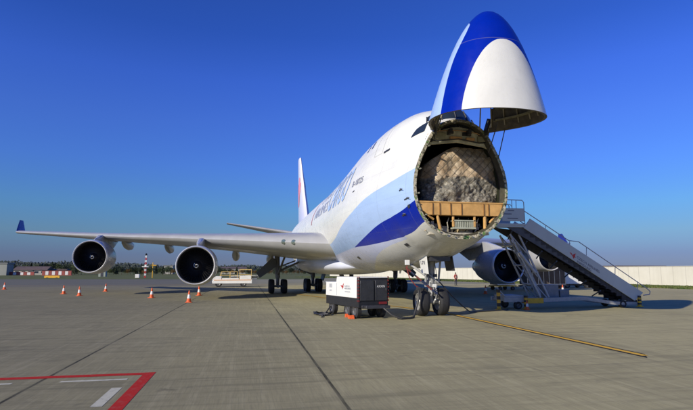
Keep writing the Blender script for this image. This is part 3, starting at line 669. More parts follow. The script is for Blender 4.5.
def bogie(name,x,y,ztop_,lean,doorside):
    g=MB(); g.tube((x+lean[0],y+lean[1],ztop_),(x,y,1.35),.24,.21,16); g.tube((x,y,1.4),(x,y,.62),.15,.14,16); g.tube((x-.75,y,.62),(x+.75,y,.62),.14,.14,12)
    for dx in (-.735,.735): g.tube((x+dx,y-.75,.62),(x+dx,y+.75,.62),.08,.08,10)
    g.tube((x-.2,y,1.2),(x-.75,y,.75),.05,.05,8); g.tube((x+.2,y,1.2),(x+.75,y,.75),.05,.05,8)
    s_=1 if y>0 else -1
    if name=='wing_landing_gear': g.tube((x,y,1.9),(x-.2,y-s_*2.4,3.0),.09,.09,10); g.tube((x+.1,y,2.3),(x+.1,y-s_*1.6,2.9),.06,.06,8); g.tube((x,y,1.6),(x-2.4,y-s_*.4,3.1),.09,.09,10)
    else: g.tube((x,y,1.7),(x-1.9,y-s_*.1,2.3),.09,.09,10); g.tube((x,y,1.6),(x,y+s_*1.4,2.2),.07,.07,10)
    o=obj(name,g,bpy.data.materials.get('gear_grey') or M('gear_grey',(.20,.20,.20),.5,.2,.2,5),plane)
    for dx in (-.735,.735):
        for dy in (-.56,.56): wheel(o,(x+dx,y+dy,.62))
    d_=MB()
    if doorside: # plate carried on the leg, leaning outboard
        d_.prism([(y+s_*.15,2.35),(y+s_*.2,3.05),(y+s_*.6,3.1),(y+s_*1.95,1.80),(y+s_*1.6,1.35)],0,x-.45,x-.38)
    else: d_.hexa([(x-1.2,y-s_*.9,1.05),(x+1.0,y-s_*.9,1.05),(x+1.0,y-s_*.84,1.05),(x-1.2,y-s_*.84,1.05)],[(x-1.2,y-s_*1.15,1.9),(x+1.0,y-s_*1.15,1.9),(x+1.0,y-s_*1.09,1.9),(x-1.2,y-s_*1.09,1.9)])
    obj('gear_door',d_,bpy.data.materials.get('gear_door_grey') or M('gear_door_grey',(.12,.125,.13),.5,0,.1,3),plane)
for s_ in (1,-1):
    bogie('wing_landing_gear',31.5,5.5*s_,3.6,(0,.1*s_),True); bogie('body_landing_gear',34.6,1.92*s_,2.4,(0,0),False)

# ================================================================== LOAD IN THE HOLD
from mathutils import noise as mnoise
load=thing('netted_cargo_load','tall pallet of boxes under plastic and a diamond net inside the open nose','cargo',(4.74,-.42,4.66))
LP=[(4.70,1.40,-1.80),(5.6,1.45,-1.84),(5.95,1.42,-1.84),(6.25,1.36,-1.84),(6.45,1.15,-1.80),(6.65,.85,-1.70),(6.9,.45,-1.50),(7.02,.2,-1.42),(7.06,.0,-1.35)]
def lpx(u,w_):
    """u across 0..1 (right to left), w_ height 0..1"""
    z=4.70+(7.06-4.70)*w_; yr=lin([(a,b) for a,b,c in LP],z); yl=lin([(a,c) for a,b,c in LP],z); y=yr+(yl-yr)*u
    return y,z
def quilt(y,z):
    a=(y+z*1.0)/.36; b=(y-z*1.0)/.36
    q=abs(math.sin(PI*a)*math.sin(PI*b))**.5
    k=.03 if z>5.75 else .035
    j=.09*math.sin(3.1*y+1.3)*math.sin(4.3*z)+.02*math.sin(9*y+5*z)
    e=max(0,abs((y+.3)/1.6))**6*.35
    q_=Vector((y*2.2,z*2.2,1)); lo_=1 if z<5.8 else .35; j+=lo_*.30*mnoise.noise(q_)+lo_*.16*abs(mnoise.noise(q_*2.6))
    return 5.0-k*q+j*.6+e+max(0,z-6.6)*.5
mb=MB(); nu,nv=90,70; vs_=[]
for j in range(nv+1):
    for i in range(nu+1): y,z=lpx(i/nu,j/nv); vs_.append((quilt(y,z)-5.2,y+.3,z-4.66))
fs_=[(j*(nu+1)+i,j*(nu+1)+i+1,(j+1)*(nu+1)+i+1,(j+1)*(nu+1)+i) for j in range(nv) for i in range(nu)]; mb.add(vs_,fs_)
for i0 in (0,nu):
    P=[vs_[j*(nu+1)+i0] for j in range(nv+1)]; n=len(P); mb.add(P+[(2.4,p[1],p[2]) for p in P],[(k,k+1,k+1+n,k+n) for k in range(n-1)])
P=[vs_[nv*(nu+1)+i] for i in range(nu+1)]; n=len(P); mb.add(P+[(2.4,p[1],p[2]) for p in P],[(k,k+1,k+1+n,k+n) for k in range(n-1)])
t=NT('wrapped_boxes'); v,x,y,z=t.xyz(); n1=t.noise(v,2.6,4,.6); n2=t.noise(v,9,5,.7)
up=t.ramp(n1,[(.3,(.32,.22,.13)),(.5,(.46,.35,.23)),(.7,(.62,.52,.38))]); lo=t.ramp(n2,[(.35,(.05,.05,.045)),(.5,(.17,.16,.13)),(.66,(.42,.39,.32))])
edge=t.ma('ADD',z,t.ma('MULTIPLY',t.ma('SUBTRACT',t.noise(v,1.4,3),.5),.9)); c=t.mix(t.rng(edge,1.02,1.12),lo,up); t.bump(n2,.9,.05); t.fin(c,.32)
box_=obj('wrapped_boxes',mb,t.m,load,smooth=60)
nb=MB()
def rope(sg,cst):
    pts=[]
    for k in range(60):
        z=4.75+(7.04-4.75)*k/59; y=cst-sg*z
        yr=lin([(a,b) for a,b,c in LP],z); yl=lin([(a,c) for a,b,c in LP],z)
        if yl<y<yr: pts.append((quilt(y,z)-5.2-.02,y+.3,z-4.66))
        elif len(pts)>1: break
        else: pts=[]
    if len(pts)>2: nb.path(pts,.009,4)
for k in range(-40,60): rope(1,.36*k); rope(-1,.36*k)
obj('net',nb,M('net_cord',(.22,.19,.14),.7,0,.2,5),load)
obj('pallet',MB().box(-.2,2.45,-1.6,1.6,0.045,.09),steel,load,bevel=.01)

# ================================================================== GROUND POWER CART
gpu=thing('ground_power_cart','boxy white and black ground power cart parked beside the nose wheels','power cart',(6.93,2.20,0),R(14)); gpu.scale=(1.06,1.08,1)
# local frame: +x aft, +y towards the sunlit side; length 3.35, width 1.36
b=MB(); b.prism([(.02,.46),(3.30,.46),(3.30,1.45),(2.1,1.45),(2.02,1.70),(.02,1.70)],1,.02,1.34) ; body=obj('body',b,M('cart_black',(.020,.021,.024),.35,0,.2,4),gpu,bevel=.02)
b=MB(); b.prism([(.14,.86),(3.26,.86),(3.22,1.48),(2.12,1.48),(2.05,1.725),(.14,1.725)],1,1.34,1.37); obj('side_panel',b,white,body,bevel=.008)
b=MB(); b.prism([(.0,1.70),(2.06,1.70),(2.06,1.74),(.0,1.74)],1,-.01,1.36); b.prism([(2.08,1.45),(3.32,1.45),(3.32,1.49),(2.08,1.49)],1,-.01,1.36); obj('lid',b,white,body,bevel=.008)
b=MB(); b.box(2.05,2.07,1.372,1.376,.9,1.46)
for k in range(5): b.box(2.55,2.85,1.372,1.378,1.24+k*.035,1.26+k*.035)
for k in range(2): b.box(2.6,2.82,1.372,1.378,1.07+k*.045,1.09+k*.045)
put_text(b,'CZECH',lambda a,c:(1.28-.5*a,1.378,1.30+.07*c),bold=.01); put_text(b,'AIRLINES',lambda a,c:(1.28-.62*a,1.378,1.20+.07*c),bold=.01); put_text(b,'HANDLING',lambda a,c:(1.22-.5*a,1.378,1.07+.05*c),bold=.01)
obj('side_markings',b,M('marking_grey',(.30,.33,.36),.5),body,smooth=0,fixn=False)
def bird(mb,fn):
    for P in ([(0,.55),(.30,.62),(.52,.42),(.60,.60),(1,.95),(.82,.45),(.98,.40),(.70,.25),(.62,.0),(.45,.28),(.25,.42)],): mb.add([fn(a,c) for a,c in P],[(0,1,2,10),(2,3,5,9),(3,4,5),(5,6,7),(5,7,9),(7,8,9),(2,9,10)])
b=MB(); bird(b,lambda a,c:(1.66-.34*a,1.378,1.18+.30*c)); obj('red_emblem',b,red,body,smooth=0,fixn=False)
b=MB()
for y0,y1,z0,z1 in ((.08,.62,.75,1.60),(.68,1.28,.75,1.60)): b.box(-.02,.015,y0,y1,z0,z1)
b.box(-.05,-.02,.1,.16,1.1,1.25); obj('end_door',b,M('cart_door_black',(.035,.036,.04),.3,0,.2,4),body,bevel=.01)
b=MB(); put_text(b,'AXXIN',lambda a,c:(-.024,.55-.36*a,1.30+.10*c),bold=.012); obj('end_lettering',b,cream,body,smooth=0,fixn=False)
b=MB()
for z in [.72+.14*k for k in range(8)]:
    b.mat(0).box(-.012,.01,1.31,1.355,z,z+.06); b.box(.02,.07,1.372,1.38,z,z+.06); b.box(-.012,.01,.0,.05,z,z+.07)
obj('hazard_tape',b,M('tape_dark_red',(.20,.025,.02),.5),body,smooth=0)
b=MB(); b.box(.0,3.3,.15,1.2,.42,.56); b.box(-.35,.0,.25,.35,.46,.54); b.box(-.35,.0,1.0,1.1,.46,.54); b.box(-.38,-.30,.15,1.2,.44,.56); b.box(3.3,3.7,.6,.7,.40,.48); b.tube((3.7,.65,.44),(4.35,.65,.30),.03,.03,8)
b.box(.5,1.9,1.2,1.33,.56,.84); b.box(2.3,3.2,1.2,1.30,.60,.84); obj('chassis',b,darkm,gpu,bevel=.01)
b=MB(); b.box(-.02,.0,.1,.45,.60,.70); obj('reflector',b,M('reflector_red',(.22,.02,.02),.4),gpu)
wl=MB(); wl.lathe([(-.09,.18),(-.11,.25),(-.08,.31),(.08,.31),(.11,.25),(.09,.18)],'y',n=28); wl.mat(1); wl.lathe([(-.09,.18),(-.05,.12),(-.07,.01)],'y',n=20); wl.lathe([(.09,.18),(.05,.12),(.07,.01)],'y',n=20)
SW=None
def small_wheel(parent,loc,sc=1,rz=0):
    global SW
    if SW is None:
        o=obj('wheel',wl,[rubber,M('hub_grey',(.10,.10,.10),.5,.2,.2,5)],parent,loc); SW=o.data
    else: o=obj('wheel',None,None,parent,loc,mesh=SW)
    o.scale=(sc,1,sc) if sc!=1 else (1,1,1); o.rotation_euler=(0,0,rz); return o
for x in (.45,1.15,2.75):
    for y in (.14,1.22): small_wheel(gpu,(x,y,.31))
chk=thing('wheel_chock','orange plastic chock pair against the wheels of the power cart','chock',(7.2,3.85,0))
c_=MB()
for x in (-.42,.32): c_.prism([(x,.0),(x+.28,.0),(x+.14,.15)],1,-.12,.12)
c_.box(-.3,.45,-.02,.02,.05,.09); obj('wedges',c_,orange,chk,bevel=.01)
ho=MB(); 
cp_=[(9.6,4.0,.45),(9.5,4.35,.30),(9.4,4.55,.05)]
for k in range(30): a=k*.62; rr_=.42+.10*math.sin(k*1.7); cp_.append((9.0+rr_*1.3*math.cos(a),4.75+rr_*.8*math.sin(a),.03+.06*(k%5==2)+.05*(k/30)))
cp_+=[(8.2,4.9,.03),(7.6,5.0,.03)]
ho.path(cp_,.032,8)
tag(obj('coiled_cable',ho,black),'black cable heaped on the ground behind the power cart','cable')
ho=MB(); ho.path([(6.5,2.6,.5),(6.2,2.3,.2),(6.1,1.9,.04),(6.3,1.5,.04),(6.75,1.15,.04),(6.95,1.0,.3),(7.0,.8,.9),(7.0,.85,1.3)],.045,8)
tag(obj('power_cable',ho,M('cable_dark',(.03,.03,.03),.5)),'thick dark cable from the power cart up beside the nose gear','cable')
ho=MB(); ho.path([(7.0,1.30,2.45),(6.95,1.36,2.1),(6.95,1.25,1.7),(7.0,.95,1.35),(7.0,.75,1.25)],.022,8); ho.mat(1).box(6.92,7.05,1.24,1.42,2.26,2.48); ho.mat(2).box(6.95,7.1,.75,.9,1.18,1.3)
hk=obj('ground_plug_lead',ho,[M('lead_red',(.25,.04,.03),.5),white,darkm]); tag(hk,'red lead with a white box hanging from the belly by the nose gear','cable')
ho=MB(); ho.path([(7.9,-.5,1.5),(7.8,-.75,1.2),(8.0,-1.2,.8),(8.3,-1.8,.35),(8.6,-2.3,.05),(9.0,-3.0,.03),(9.3,-4.0,.03),(9.9,-5.0,.03)],.028,8)
tag(obj('ground_hose',ho,M('hose_dark',(.05,.045,.035),.5)),'thin dark hose falling from the nose gear towards the stairs','hose')
st_=thing('service_prop','striped red and blue prop leaning under the belly beside the nose gear','prop',(7.2,.9,0))
pb=MB()
for k in range(6):
    a=k/6; b_=(k+1)/6; P0,P1=Vector((.25,.35,2.15)),Vector((-.3,-.9,.98)); pb.mat(k%2); pb.tube(P0.lerp(P1,a),P0.lerp(P1,b_),.04,.04,8)
obj('shaft',pb,[M('prop_red',(.14,.03,.025),.5),M('prop_blue',(.02,.03,.07),.5)],st_)

# ================================================================== BOARDING STAIRS
st=thing('boarding_stairs','tall white mobile boarding stairs reaching the left side of the jet','stairs',(10.1,-9.5,0))
Y0=9.5; lil=M('stair_panel_white',(.50,.53,.50),.4,0,.05,1.5,.1)
def SY(p): return [(a+Y0,b_) for a,b_ in p]
for k,(x0,x1) in enumerate(((0,.06),(1.54,1.60))):
    b=MB(); b.prism(SY([(-6.62,4.78),(-6.22,4.27),(-12.72,.36),(-13.28,.80)]),0,x0,x1); sp_=obj('side_panel',b,lil,st,bevel=.01)
    if k==0:
        def pl(a,c,s0,h0,L_,Hh):  # along the panel slope, descending to the left
            sl=Vector((-.8535,-.521)); up_=Vector((-.521*-1,.8535)); q=Vector((-9.22,2.55))+sl*(s0+L_*a)+Vector((-.521,.8535))*0+Vector((.0,1.0))*(h0+Hh*c)
            return (-.006,q.x+Y0,q.y)
        m_=MB(); bird(m_,lambda a,c:pl(a,c,-.42,.0,.45,.42)); obj('red_bird_emblem',m_,red,sp_,smooth=0,fixn=False)
        m_=MB(); put_text(m_,'CZECH AIRLINES',lambda a,c:pl(a,c,.10,.16,1.55,.15),bold=.012); put_text(m_,'HANDLING',lambda a,c:pl(a,c,.10,-.06,.95,.15),bold=.012); obj('handling_lettering',m_,greyink,sp_,smooth=0,fixn=False)
b=MB(); N=21
for k in range(N):
    y=-6.3-6.3*k/(N-1); z=4.35-(4.35-.42)*k/(N-1); b.box(.06,1.54,y+Y0-.30,y+Y0,z-.05,z); b.box(.06,1.54,y+Y0-.02,y+Y0,z-.05,z+.18)
    b.box(.07,.14,y+Y0-.30,y+Y0+.0,max(.2,z-.38),z-.05); b.box(1.46,1.53,y+Y0-.30,y+Y0+.0,max(.2,z-.38),z-.05)
obj('steps',b,M('step_grey',(.045,.045,.05),.6,.3,.2,6),st)
b=MB()
for x in (.08,1.44): b.prism(SY([(-5.15,4.42),(-5.3,4.30),(-12.6,.26),(-12.9,.40),(-6.2,4.30)]),0,x,x+.08)
for k in range(8):
    y=-5.6-.85*k; z=4.1-.53*k; b.tube((.12,y+Y0,z),(1.48,y+Y0-.5,z-.35),.035,.035,6)
obj('stringer',b,M('stringer_grey',(.09,.09,.095),.5,.3,.2,5),st)
b=MB(); b.box(0,1.6,-6.35+Y0,-3.45+Y0,4.40,4.50); b.box(.0,.05,-6.28+Y0,-5.0+Y0,4.62,5.32); b.box(1.55,1.6,-6.28+Y0,-4.2+Y0,4.62,5.32); b.box(.02,.07,-6.3+Y0,-3.6+Y0,4.30,4.40); plat=obj('platform',b,lil,st,bevel=.01)
b=MB()
for (y0,y1,z) in ((-5.05,-5.55,4.98),(-5.35,-5.7,5.16),(-5.3,-5.9,4.75)): b.box(-.008,.0,y1+Y0,y0+Y0,z,z+.045)
obj('platform_markings',b,greyink,plat,smooth=0)
b=MB()
for x in (.03,1.57):
    b.path([(x,-4.6+Y0,4.5),(x,-4.6+Y0,5.70),(x,-4.7+Y0,5.78),(x,-6.2+Y0,5.76),(x,-6.30+Y0,5.66),(x,-6.32+Y0,4.45)],.024,8)
    b.tube((x,-5.6+Y0,5.3),(x,-5.6+Y0,5.77),.02,.02,8); b.tube((x,-5.85+Y0,5.3),(x,-5.85+Y0,5.77),.02,.02,8); b.path([(x,-5.05+Y0,5.5),(x,-5.5+Y0,5.52),(x,-5.58+Y0,5.42)],.018,8)
    b.path([(x,-6.32+Y0,5.18),(x,-8.88+Y0,3.63),(x,-9.48+Y0,3.57),(x,-13.6+Y0,1.0),(x,-13.75+Y0,.86),(x,-13.7+Y0,.70),(x,-13.3+Y0,.66)],.024,8)
    for y,z,zt_ in ((-7.5,4.1,4.46),(-8.9,3.3,3.62),(-9.9,2.75,3.3),(-11.6,1.72,2.25),(-12.95,.92,1.42)): b.tube((x,y+Y0,z),(x,y+Y0-.05,zt_),.018,.018,8)
obj('handrail',b,M('rail_steel',(.40,.41,.44),.35,.6,.1,5),st)
b=MB()
for x in (.25,1.35):
    b.tube((x,-5.55+Y0,3.95),(x,-7.15+Y0,.60),.055,.055,8); b.tube((x,-6.05+Y0,3.95),(x,-7.65+Y0,.60),.055,.055,8)
    for k in (0,3,6): y=-5.55-1.6*k/8; z=3.95-3.35*k/8; b.tube((x,y+Y0,z),(x,y-.9+Y0,z-1.0),.03,.03,6)
for z,y in ((3.4,-5.8),(2.3,-6.3),(1.3,-6.8)): b.tube((.25,y+Y0,z),(1.35,y+Y0,z),.04,.04,8)
b.tube((.2,-6.0+Y0,3.0),(.2,-6.9+Y0,1.9),.09,.09,10); b.tube((.8,-6.2+Y0,3.6),(.8,-7.5+Y0,.7),.06,.07,10)
obj('support_tower',b,M('tower_grey',(.42,.44,.46),.45,.2,.15,5),st)
b=MB()
for x in (.05,1.42):
    b.prism(SY([(-4.95,.62),(-4.95,.38),(-7.3,.36),(-9.7,.42),(-11.5,.16),(-13.0,.14),(-13.0,.30),(-11.5,.34),(-9.7,.62),(-7.3,.58)]),0,x,x+.13)
for y in (-5.1,-7.2,-9.6,-11.6,-12.9): b.box(.1,1.5,y+Y0-.06,y+Y0+.06,.22 if y<-11 else .42,.32 if y<-11 else .55)
b.box(.15,1.4,-6.1+Y0,-5.1+Y0,.5,.72); b.tube((.1,-4.6+Y0,1.1),(.1,-5.1+Y0,.58),.04,.04,8); obj('chassis',b,gearw,st,bevel=.01)
b=MB(); b.box(-.05,.45,-7.15+Y0,-6.15+Y0,.30,.58); obj('yellow_toolbox',b,yellow,st,bevel=.015)
b=MB(); b.box(.6,1.3,-8.5+Y0,-7.7+Y0,.55,1.25); b.box(.7,1.2,-9.2+Y0,-8.65+Y0,.55,.95); obj('hydraulic_cabinet',b,M('cabinet_grey',(.22,.23,.24),.5,0,.15,4),st,bevel=.015)
for (x,y,zlo,zhi) in ((-.04,-4.58,.0,1.05),(-.08,-6.1,.03,.72),(-.04,-12.96,.06,.64)):
    b=MB(); n=6
    for k in range(n): 
        b.mat(k%2); za,zb_=zlo+(zhi-zlo)*k/n,zlo+(zhi-zlo)*(k+1)/n; s_=.07
        b.hexa([(x-s_,y+Y0-s_,za),(x+s_,y+Y0-s_,za),(x+s_,y+Y0+s_,za),(x-s_,y+Y0+s_,za)],[(x-s_,y+Y0-s_,zb_),(x+s_,y+Y0-s_,zb_),(x+s_,y+Y0+s_,zb_),(x-s_,y+Y0+s_,zb_)])
    b.mat(0).box(x-.13,x+.13,y+Y0-.13,y+Y0+.13,zlo-.02 if zlo>.02 else 0,zlo+.03); obj('striped_outrigger',b,[yellow,black],st)
for y,sc_ in ((-5.74,.66),(-12.0,.66)):
    for x in (.12,1.48): small_wheel(st,(x,y+Y0,.31*sc_),sc_,PI/2)

# ================================================================== TRAFFIC CONES
def cone(label,loc,group='orange traffic cones on the apron',first=[None],sc=1.0):
    if first[0] is None:
        c=thing('traffic_cone',label,'traffic cone',loc,0,group)
        b=MB(); b.box(-.2,.2,-.2,.2,0,.04); obj('base',b,orange,c,bevel=.012)
        def rz_(z): return .15-.12*(z-.04)/.71
        def seg(z0,z1): return MB().lathe([(z,rz_(z)) for z in (z0,z1)],'z',n=20)
        m1=MB().lathe([(.04,rz_(.04)),(.26,rz_(.26)),(.50,rz_(.5)),(.73,rz_(.73)),(.75,.02),(.745,.001)],'z',n=20); obj('cone_body',m1,orange,c)
        bd_=MB().lathe([(.26,rz_(.26)+.004),(.50,rz_(.5)+.004)],'z',n=20); obj('reflective_band',bd_,M('band_white',(.72,.70,.66),.5,0,.12,8),c); first[0]=c; c.scale=(sc,)*3; return c
    c=copy_tree(first[0]); c.location=loc; c['label']=label; c.scale=(sc,)*3; c.rotation_euler=(random.uniform(-.03,.03),random.uniform(-.03,.03),random.uniform(0,1.5)); return c
cone('lone traffic cone at the far left edge of the apron',(45.8,33.6,0))
cone('left cone of the pair standing under the outer right engine',(33.4,23.7,0))
cone('right cone of the pair standing under the outer right engine',(29.6,21.3,0))
cone('distant traffic cone right of the pair under the outer right engine',(38.3,21.6,0))
cone('traffic cone standing alone between the two right engines',(25.4,15.1,0))
cone('nearest cone, in front of the inner right engine',(19.4,11.8,0))
cone('cone just behind and below the inner right engine',(28.5,12.0,0))
cone('small bright cone against the front wheel of the boarding stairs',(9.75,-6.0,0),sc=.65)
cone('cone on the tarmac behind the boarding stairs',(26.5,-19.6,0))
cone('cone behind the left inner engine, near the striped stair outrigger',(26.5,-12.1,0))
b=thing('black_battery_box','black box on the ground behind the boarding stairs','box',(20.5,-15.2,0)); obj('box_body',MB().box(-.4,.4,-.55,.55,.08,.52),black,b,bevel=.03); obj('lid',MB().box(-.42,.42,-.57,.57,.52,.58),darkm,b,bevel=.01)
m_=MB(); [m_.box(x-.05,x+.05,y-.05,y+.05,0,.08) for x in(-.3,.3) for y in(-.4,.4)]; obj('foot',m_,black,b)

# ================================================================== OTHER VEHICLES AND GEAR
bl=thing('belt_loader','white and yellow belt loader parked on the tarmac behind the inner right engine','belt loader',(49.3,9.6,0))
# local: +y towards its left end in the picture, near side x=0
b=MB(); b.prism([(-2.0,.42),(2.75,.42),(2.8,.72),(2.5,.92),(-2.0,.92)],0,.0,1.7); ch=obj('chassis',b,white,bl,bevel=.03)
b=MB(); b.box(-.01,.0,-1.9,2.6,.80,.88); b.box(.1,1.6,-1.2,2.3,.92,.99); obj('orange_deck',b,M('loader_orange',(.72,.30,.05),.5,0,.15,4),bl,bevel=.01)
b=MB()
for x in (.1,1.6):
    b.path([(x,2.0,.95),(x,1.7,1.85),(x,-.2,1.85),(x,-.2,.95)],.03,6); b.tube((x,1.8,1.4),(x,-.2,1.4),.022,.022,6); b.tube((x,.7,.95),(x,.7,1.85),.022,.022,6)
    b.path([(x,-.5,.95),(x,-.5,2.1),(x,-1.9,2.1),(x,-1.95,.95)],.035,6); b.tube((x,-.5,1.5),(x,-1.9,1.5),.025,.025,6)
b.box(.05,1.65,-1.95,-.45,2.08,2.16); obj('safety_rail',b,M('rail_pale_yellow',(.62,.44,.14),.5,0,.15,4),bl)
b=MB(); b.prism([(2.75,.7),(2.75,1.05),(2.35,1.3),(1.7,1.3),(1.7,.7)],0,.02,1.68); b.prism([(-1.9,.92),(-.5,.92),(-.55,1.35),(-1.9,1.35)],0,.03,1.5); b.box(.02,.5,-.4,1.6,.92,1.08); obj('operator_cab',b,cream,bl,bevel=.02)
b=MB(); b.prism([(.6,1.0),(-3.1,1.12),(-3.15,1.30),(.6,1.22)],0,.55,1.15); obj('conveyor',b,M('belt_dark',(.10,.10,.095),.6,0,.2,4),bl,bevel=.01)
b=MB(); b.tube((.5,.6,1.3),(.5,-3.1,1.42),.03,.03,6); b.tube((1.2,.6,1.3),(1.2,-3.1,1.42),.03,.03,6); b.box(.5,1.2,-2.6,-1.2,.95,1.05); obj('belt_rail',b,cream,bl)
for y in (2.05,-.95):
    for x in (.12,1.58): small_wheel(bl,(x,y,.40),1.28,PI/2)

tr=thing('white_van','white box van standing in front of the long wall, half behind the stairs','van',(37.9,-29.3,0))
b=MB(); b.prism([(1.9,.45),(1.9,2.4),(-.3,2.4),(-.3,.45)],0,0,1.9); b.prism([(-.34,.45),(-.34,1.85),(-.9,1.75),(-1.35,1.15),(-1.9,1.0),(-2.0,.45)],0,.05,1.85); obj('body',b,white,tr,bevel=.05)
b=MB(); b.prism([(-.45,1.15),(-.45,1.72),(-.85,1.66),(-1.2,1.15)],0,.03,1.87); obj('side_window',b,glass,tr); obj('bumper',MB().box(.05,1.85,-2.08,-2.0,.38,.6),black,tr,bevel=.01)
obj('skirt',MB().box(.02,1.88,-1.95,1.88,.30,.44),black,tr)
for y in (1.2,-1.3):
    for x in (.12,1.78): small_wheel(tr,(x,y,.34),1.1,PI/2)

def container(label,x,y0,y1,h,m,zb=.55):
    c=thing('cargo_container',label,'container',(x,(y0+y1)/2,0),0,'cargo containers on dollies'); L_=(y1-y0)/2
    b=MB(); b.prism([(-L_,zb),(-L_,h-.35),(-L_+.35,h),(L_,h),(L_,zb)],0,0,1.6); w_=obj('shell',b,m,c,bevel=.02)
    b=MB(); k=-L_+.05
    while k<L_: b.box(-.03,.0,k,k+.06,zb,h-.36); k+=.62
    b.box(-.035,-.0,-L_,L_,zb,zb+.08); b.box(-.035,.0,-L_+.3,L_,h-.1,h-.02); obj('frame_bar',b,steel,w_)
    b=MB(); b.box(-.1,1.7,-L_-.1,L_+.1,.38,.5); b.tube((.8,L_,.42),(.8,L_+.9,.3),.035,.035,6); obj('dolly',b,yellow if m is tanc else darkm,c)
    for y in (-L_*.7,L_*.7):
        for x_ in (.0,1.6): small_wheel(c,(x_,y,.2),.65,PI/2)
tanc=M('container_tan',(.42,.30,.18),.6,0,.25,1.5); brn=M('container_brown',(.09,.07,.06),.55,.2,.25,1.2)
container('long dark brown container on a dolly seen under the boarding stairs',33.2,-24.6,-20.2,2.35,brn)
container('tan container between the left inner engine and the stair tower',33.4,-18.9,-16.9,1.7,tanc)

# person
def person():
    root=thing('person','person in a red jacket and dark trousers standing on the tarmac near the wall','person',(47.7,-18.6,0),R(200))
    vs=[(0,0,.95),(0,.0,1.15),(0,0,1.38),(0,0,1.50),(.01,0,1.58),(.02,0,1.68),  # 0-5 pelvis..head
        (0,.17,1.42),(.02,.25,1.16),(.08,.24,.93),(.10,.23,.85),  # 6-9 left arm
        (0,-.17,1.42),(-.02,-.27,1.17),(.10,-.22,.98),(.16,-.17,.93), # 10-13
        (0,.09,.88),(.03,.11,.50),(-.01,.13,.08),(.12,.15,.03), (0,-.09,.88),(-.01,-.11,.49),(-.04,-.12,.08),(.09,-.14,.03)] #14-21
    es=[(0,1),(1,2),(2,3),(3,4),(4,5),(2,6),(6,7),(7,8),(8,9),(2,10),(10,11),(11,12),(12,13),(0,14),(14,15),(15,16),(16,17),(0,18),(18,19),(19,20),(20,21)]
    rad=[.14,.135,.155,.06,.075,.085,.075,.05,.035,.03,.075,.05,.035,.03,.09,.062,.045,.04,.09,.062,.045,.04]
    for h,sy in ((9,1),(13,-1)):
        p=Vector(vs[h])
        for k,(dx,dy,L_) in enumerate(((.02,.02,.07),(.007,.012,.085),(-.008,.005,.08),(-.022,-.002,.065),(.03,-.015*sy,.05))):
            i=len(vs); vs.append(tuple(p+Vector((dx,dy*sy,-L_*.5)))); vs.append(tuple(p+Vector((dx*1.2+.012,dy*sy,-L_)))); es+=[(h,i),(i,i+1)]; rad+=[.010,.008]
    me=bpy.data.meshes.new('body'); me.from_pydata(vs,es,[]); o=bpy.data.objects.new('body',me); COL.objects.link(o); o.parent=root
    sk=o.modifiers.new('skin','SKIN'); 
    for i,r_ in enumerate(rad): me.skin_vertices[0].data[i].radius=(r_,r_)
    me.skin_vertices[0].data[0].use_root=True
    ss_=o.modifiers.new('sub','SUBSURF'); ss_.levels=ss_.render_levels=2
    t=NT('clothes_and_skin'); v,x,y,z=t.xyz(); n=t.noise(v,12,3)
    c=t.mix(t.ma('GREATER_THAN',z,.94),(.02,.024,.04),(.40,.05,.035)); c=t.mix(t.ma('GREATER_THAN',z,1.50),c,(.42,.24,.17))
    c=t.mix(t.ma('LESS_THAN',z,.10),c,(.015,.013,.012)); ab=t.ma('GREATER_THAN',t.ma('ABSOLUTE',y),.16); c=t.mix(t.ma('MULTIPLY',ab,t.ma('MULTIPLY',t.ma('LESS_THAN',z,.96),t.ma('GREATER_THAN',z,.7))),c,(.42,.24,.17)); t.fin(c,.8); me.materials.append(t.m)
    b=MB(); b.lathe([(1.60,.085),(1.66,.098),(1.72,.085),(1.765,.04),(1.77,.002)],'z',c=(.0,0,0),n=16); obj('hair',b,M('hair_dark',(.03,.02,.015),.7),root)
    b=MB(); b.tube((.095,.0,1.66),(.125,0,1.635),.012,.015,6); b.tube((.085,.03,1.68),(.097,.03,1.68),.008,.008,6); b.tube((.085,-.03,1.68),(.097,-.03,1.68),.008,.008,6); obj('face',b,M('face_tone',(.30,.16,.11),.6),root)
    b=MB(); b.lathe([(1.05,.165),(1.11,.167)],'z',n=16,sy=.95); b.lathe([(1.25,.175),(1.30,.178)],'z',n=16,sy=.95); obj('reflective_strip',b,M('strip_silver',(.6,.6,.55),.4),root)
person()

# ================================================================== AIRFIELD FURNITURE
ms=thing('signal_mast','red and white striped lattice mast with a small platform on the far grass','mast',(128.7,35.1,0))
b=MB()
ms.scale=(.62,.62,.86)
for k in range(10):
    z0,z1=.7*k,.7*k+.7; b.mat(k%2)
    for s_ in ((-.28,-.28),(.28,-.28),(.28,.28),(-.28,.28)): b.tube((s_[0],s_[1],z0),(s_[0],s_[1],z1),.09,.09,6)
    b.tube((-.28,-.28,z0),(-.28,.28,z1),.05,.05,5); b.tube((.28,.28,z0),(-.28,.28,z1),.05,.05,5); b.tube((-.28,.28,z0),(-.28,-.28,z1),.05,.05,5)
obj('lattice',b,[red,white],ms)
b=MB(); b.box(-.9,.9,-1.3,1.4,3.35,3.62); b.box(-.3,.3,-.4,.4,3.6,4.1); obj('platform',b,cream,ms); obj('lamp_head',MB().lathe([(7.0,.35),(7.15,.45),(7.5,.42),(7.7,.1)],'z',n=12),black,ms)
yp=thing('yellow_post','thin yellow post with a crossarm beside the striped mast','post',(129.5,33.4,0)); b=MB(); b.tube((0,0,0),(0,0,4.2),.13,.1,8); obj('post',b,yellow,yp); obj('crossarm',MB().box(-.1,.1,-.9,.7,3.3,3.5),yellow,yp)
mk=tag(obj('marker_box',MB().box(-.5,.5,-.5,.5,0,1.0),cream,loc=(130,37.3,0),bevel=.05),'small pale marker box left of the striped mast foot','marker box')
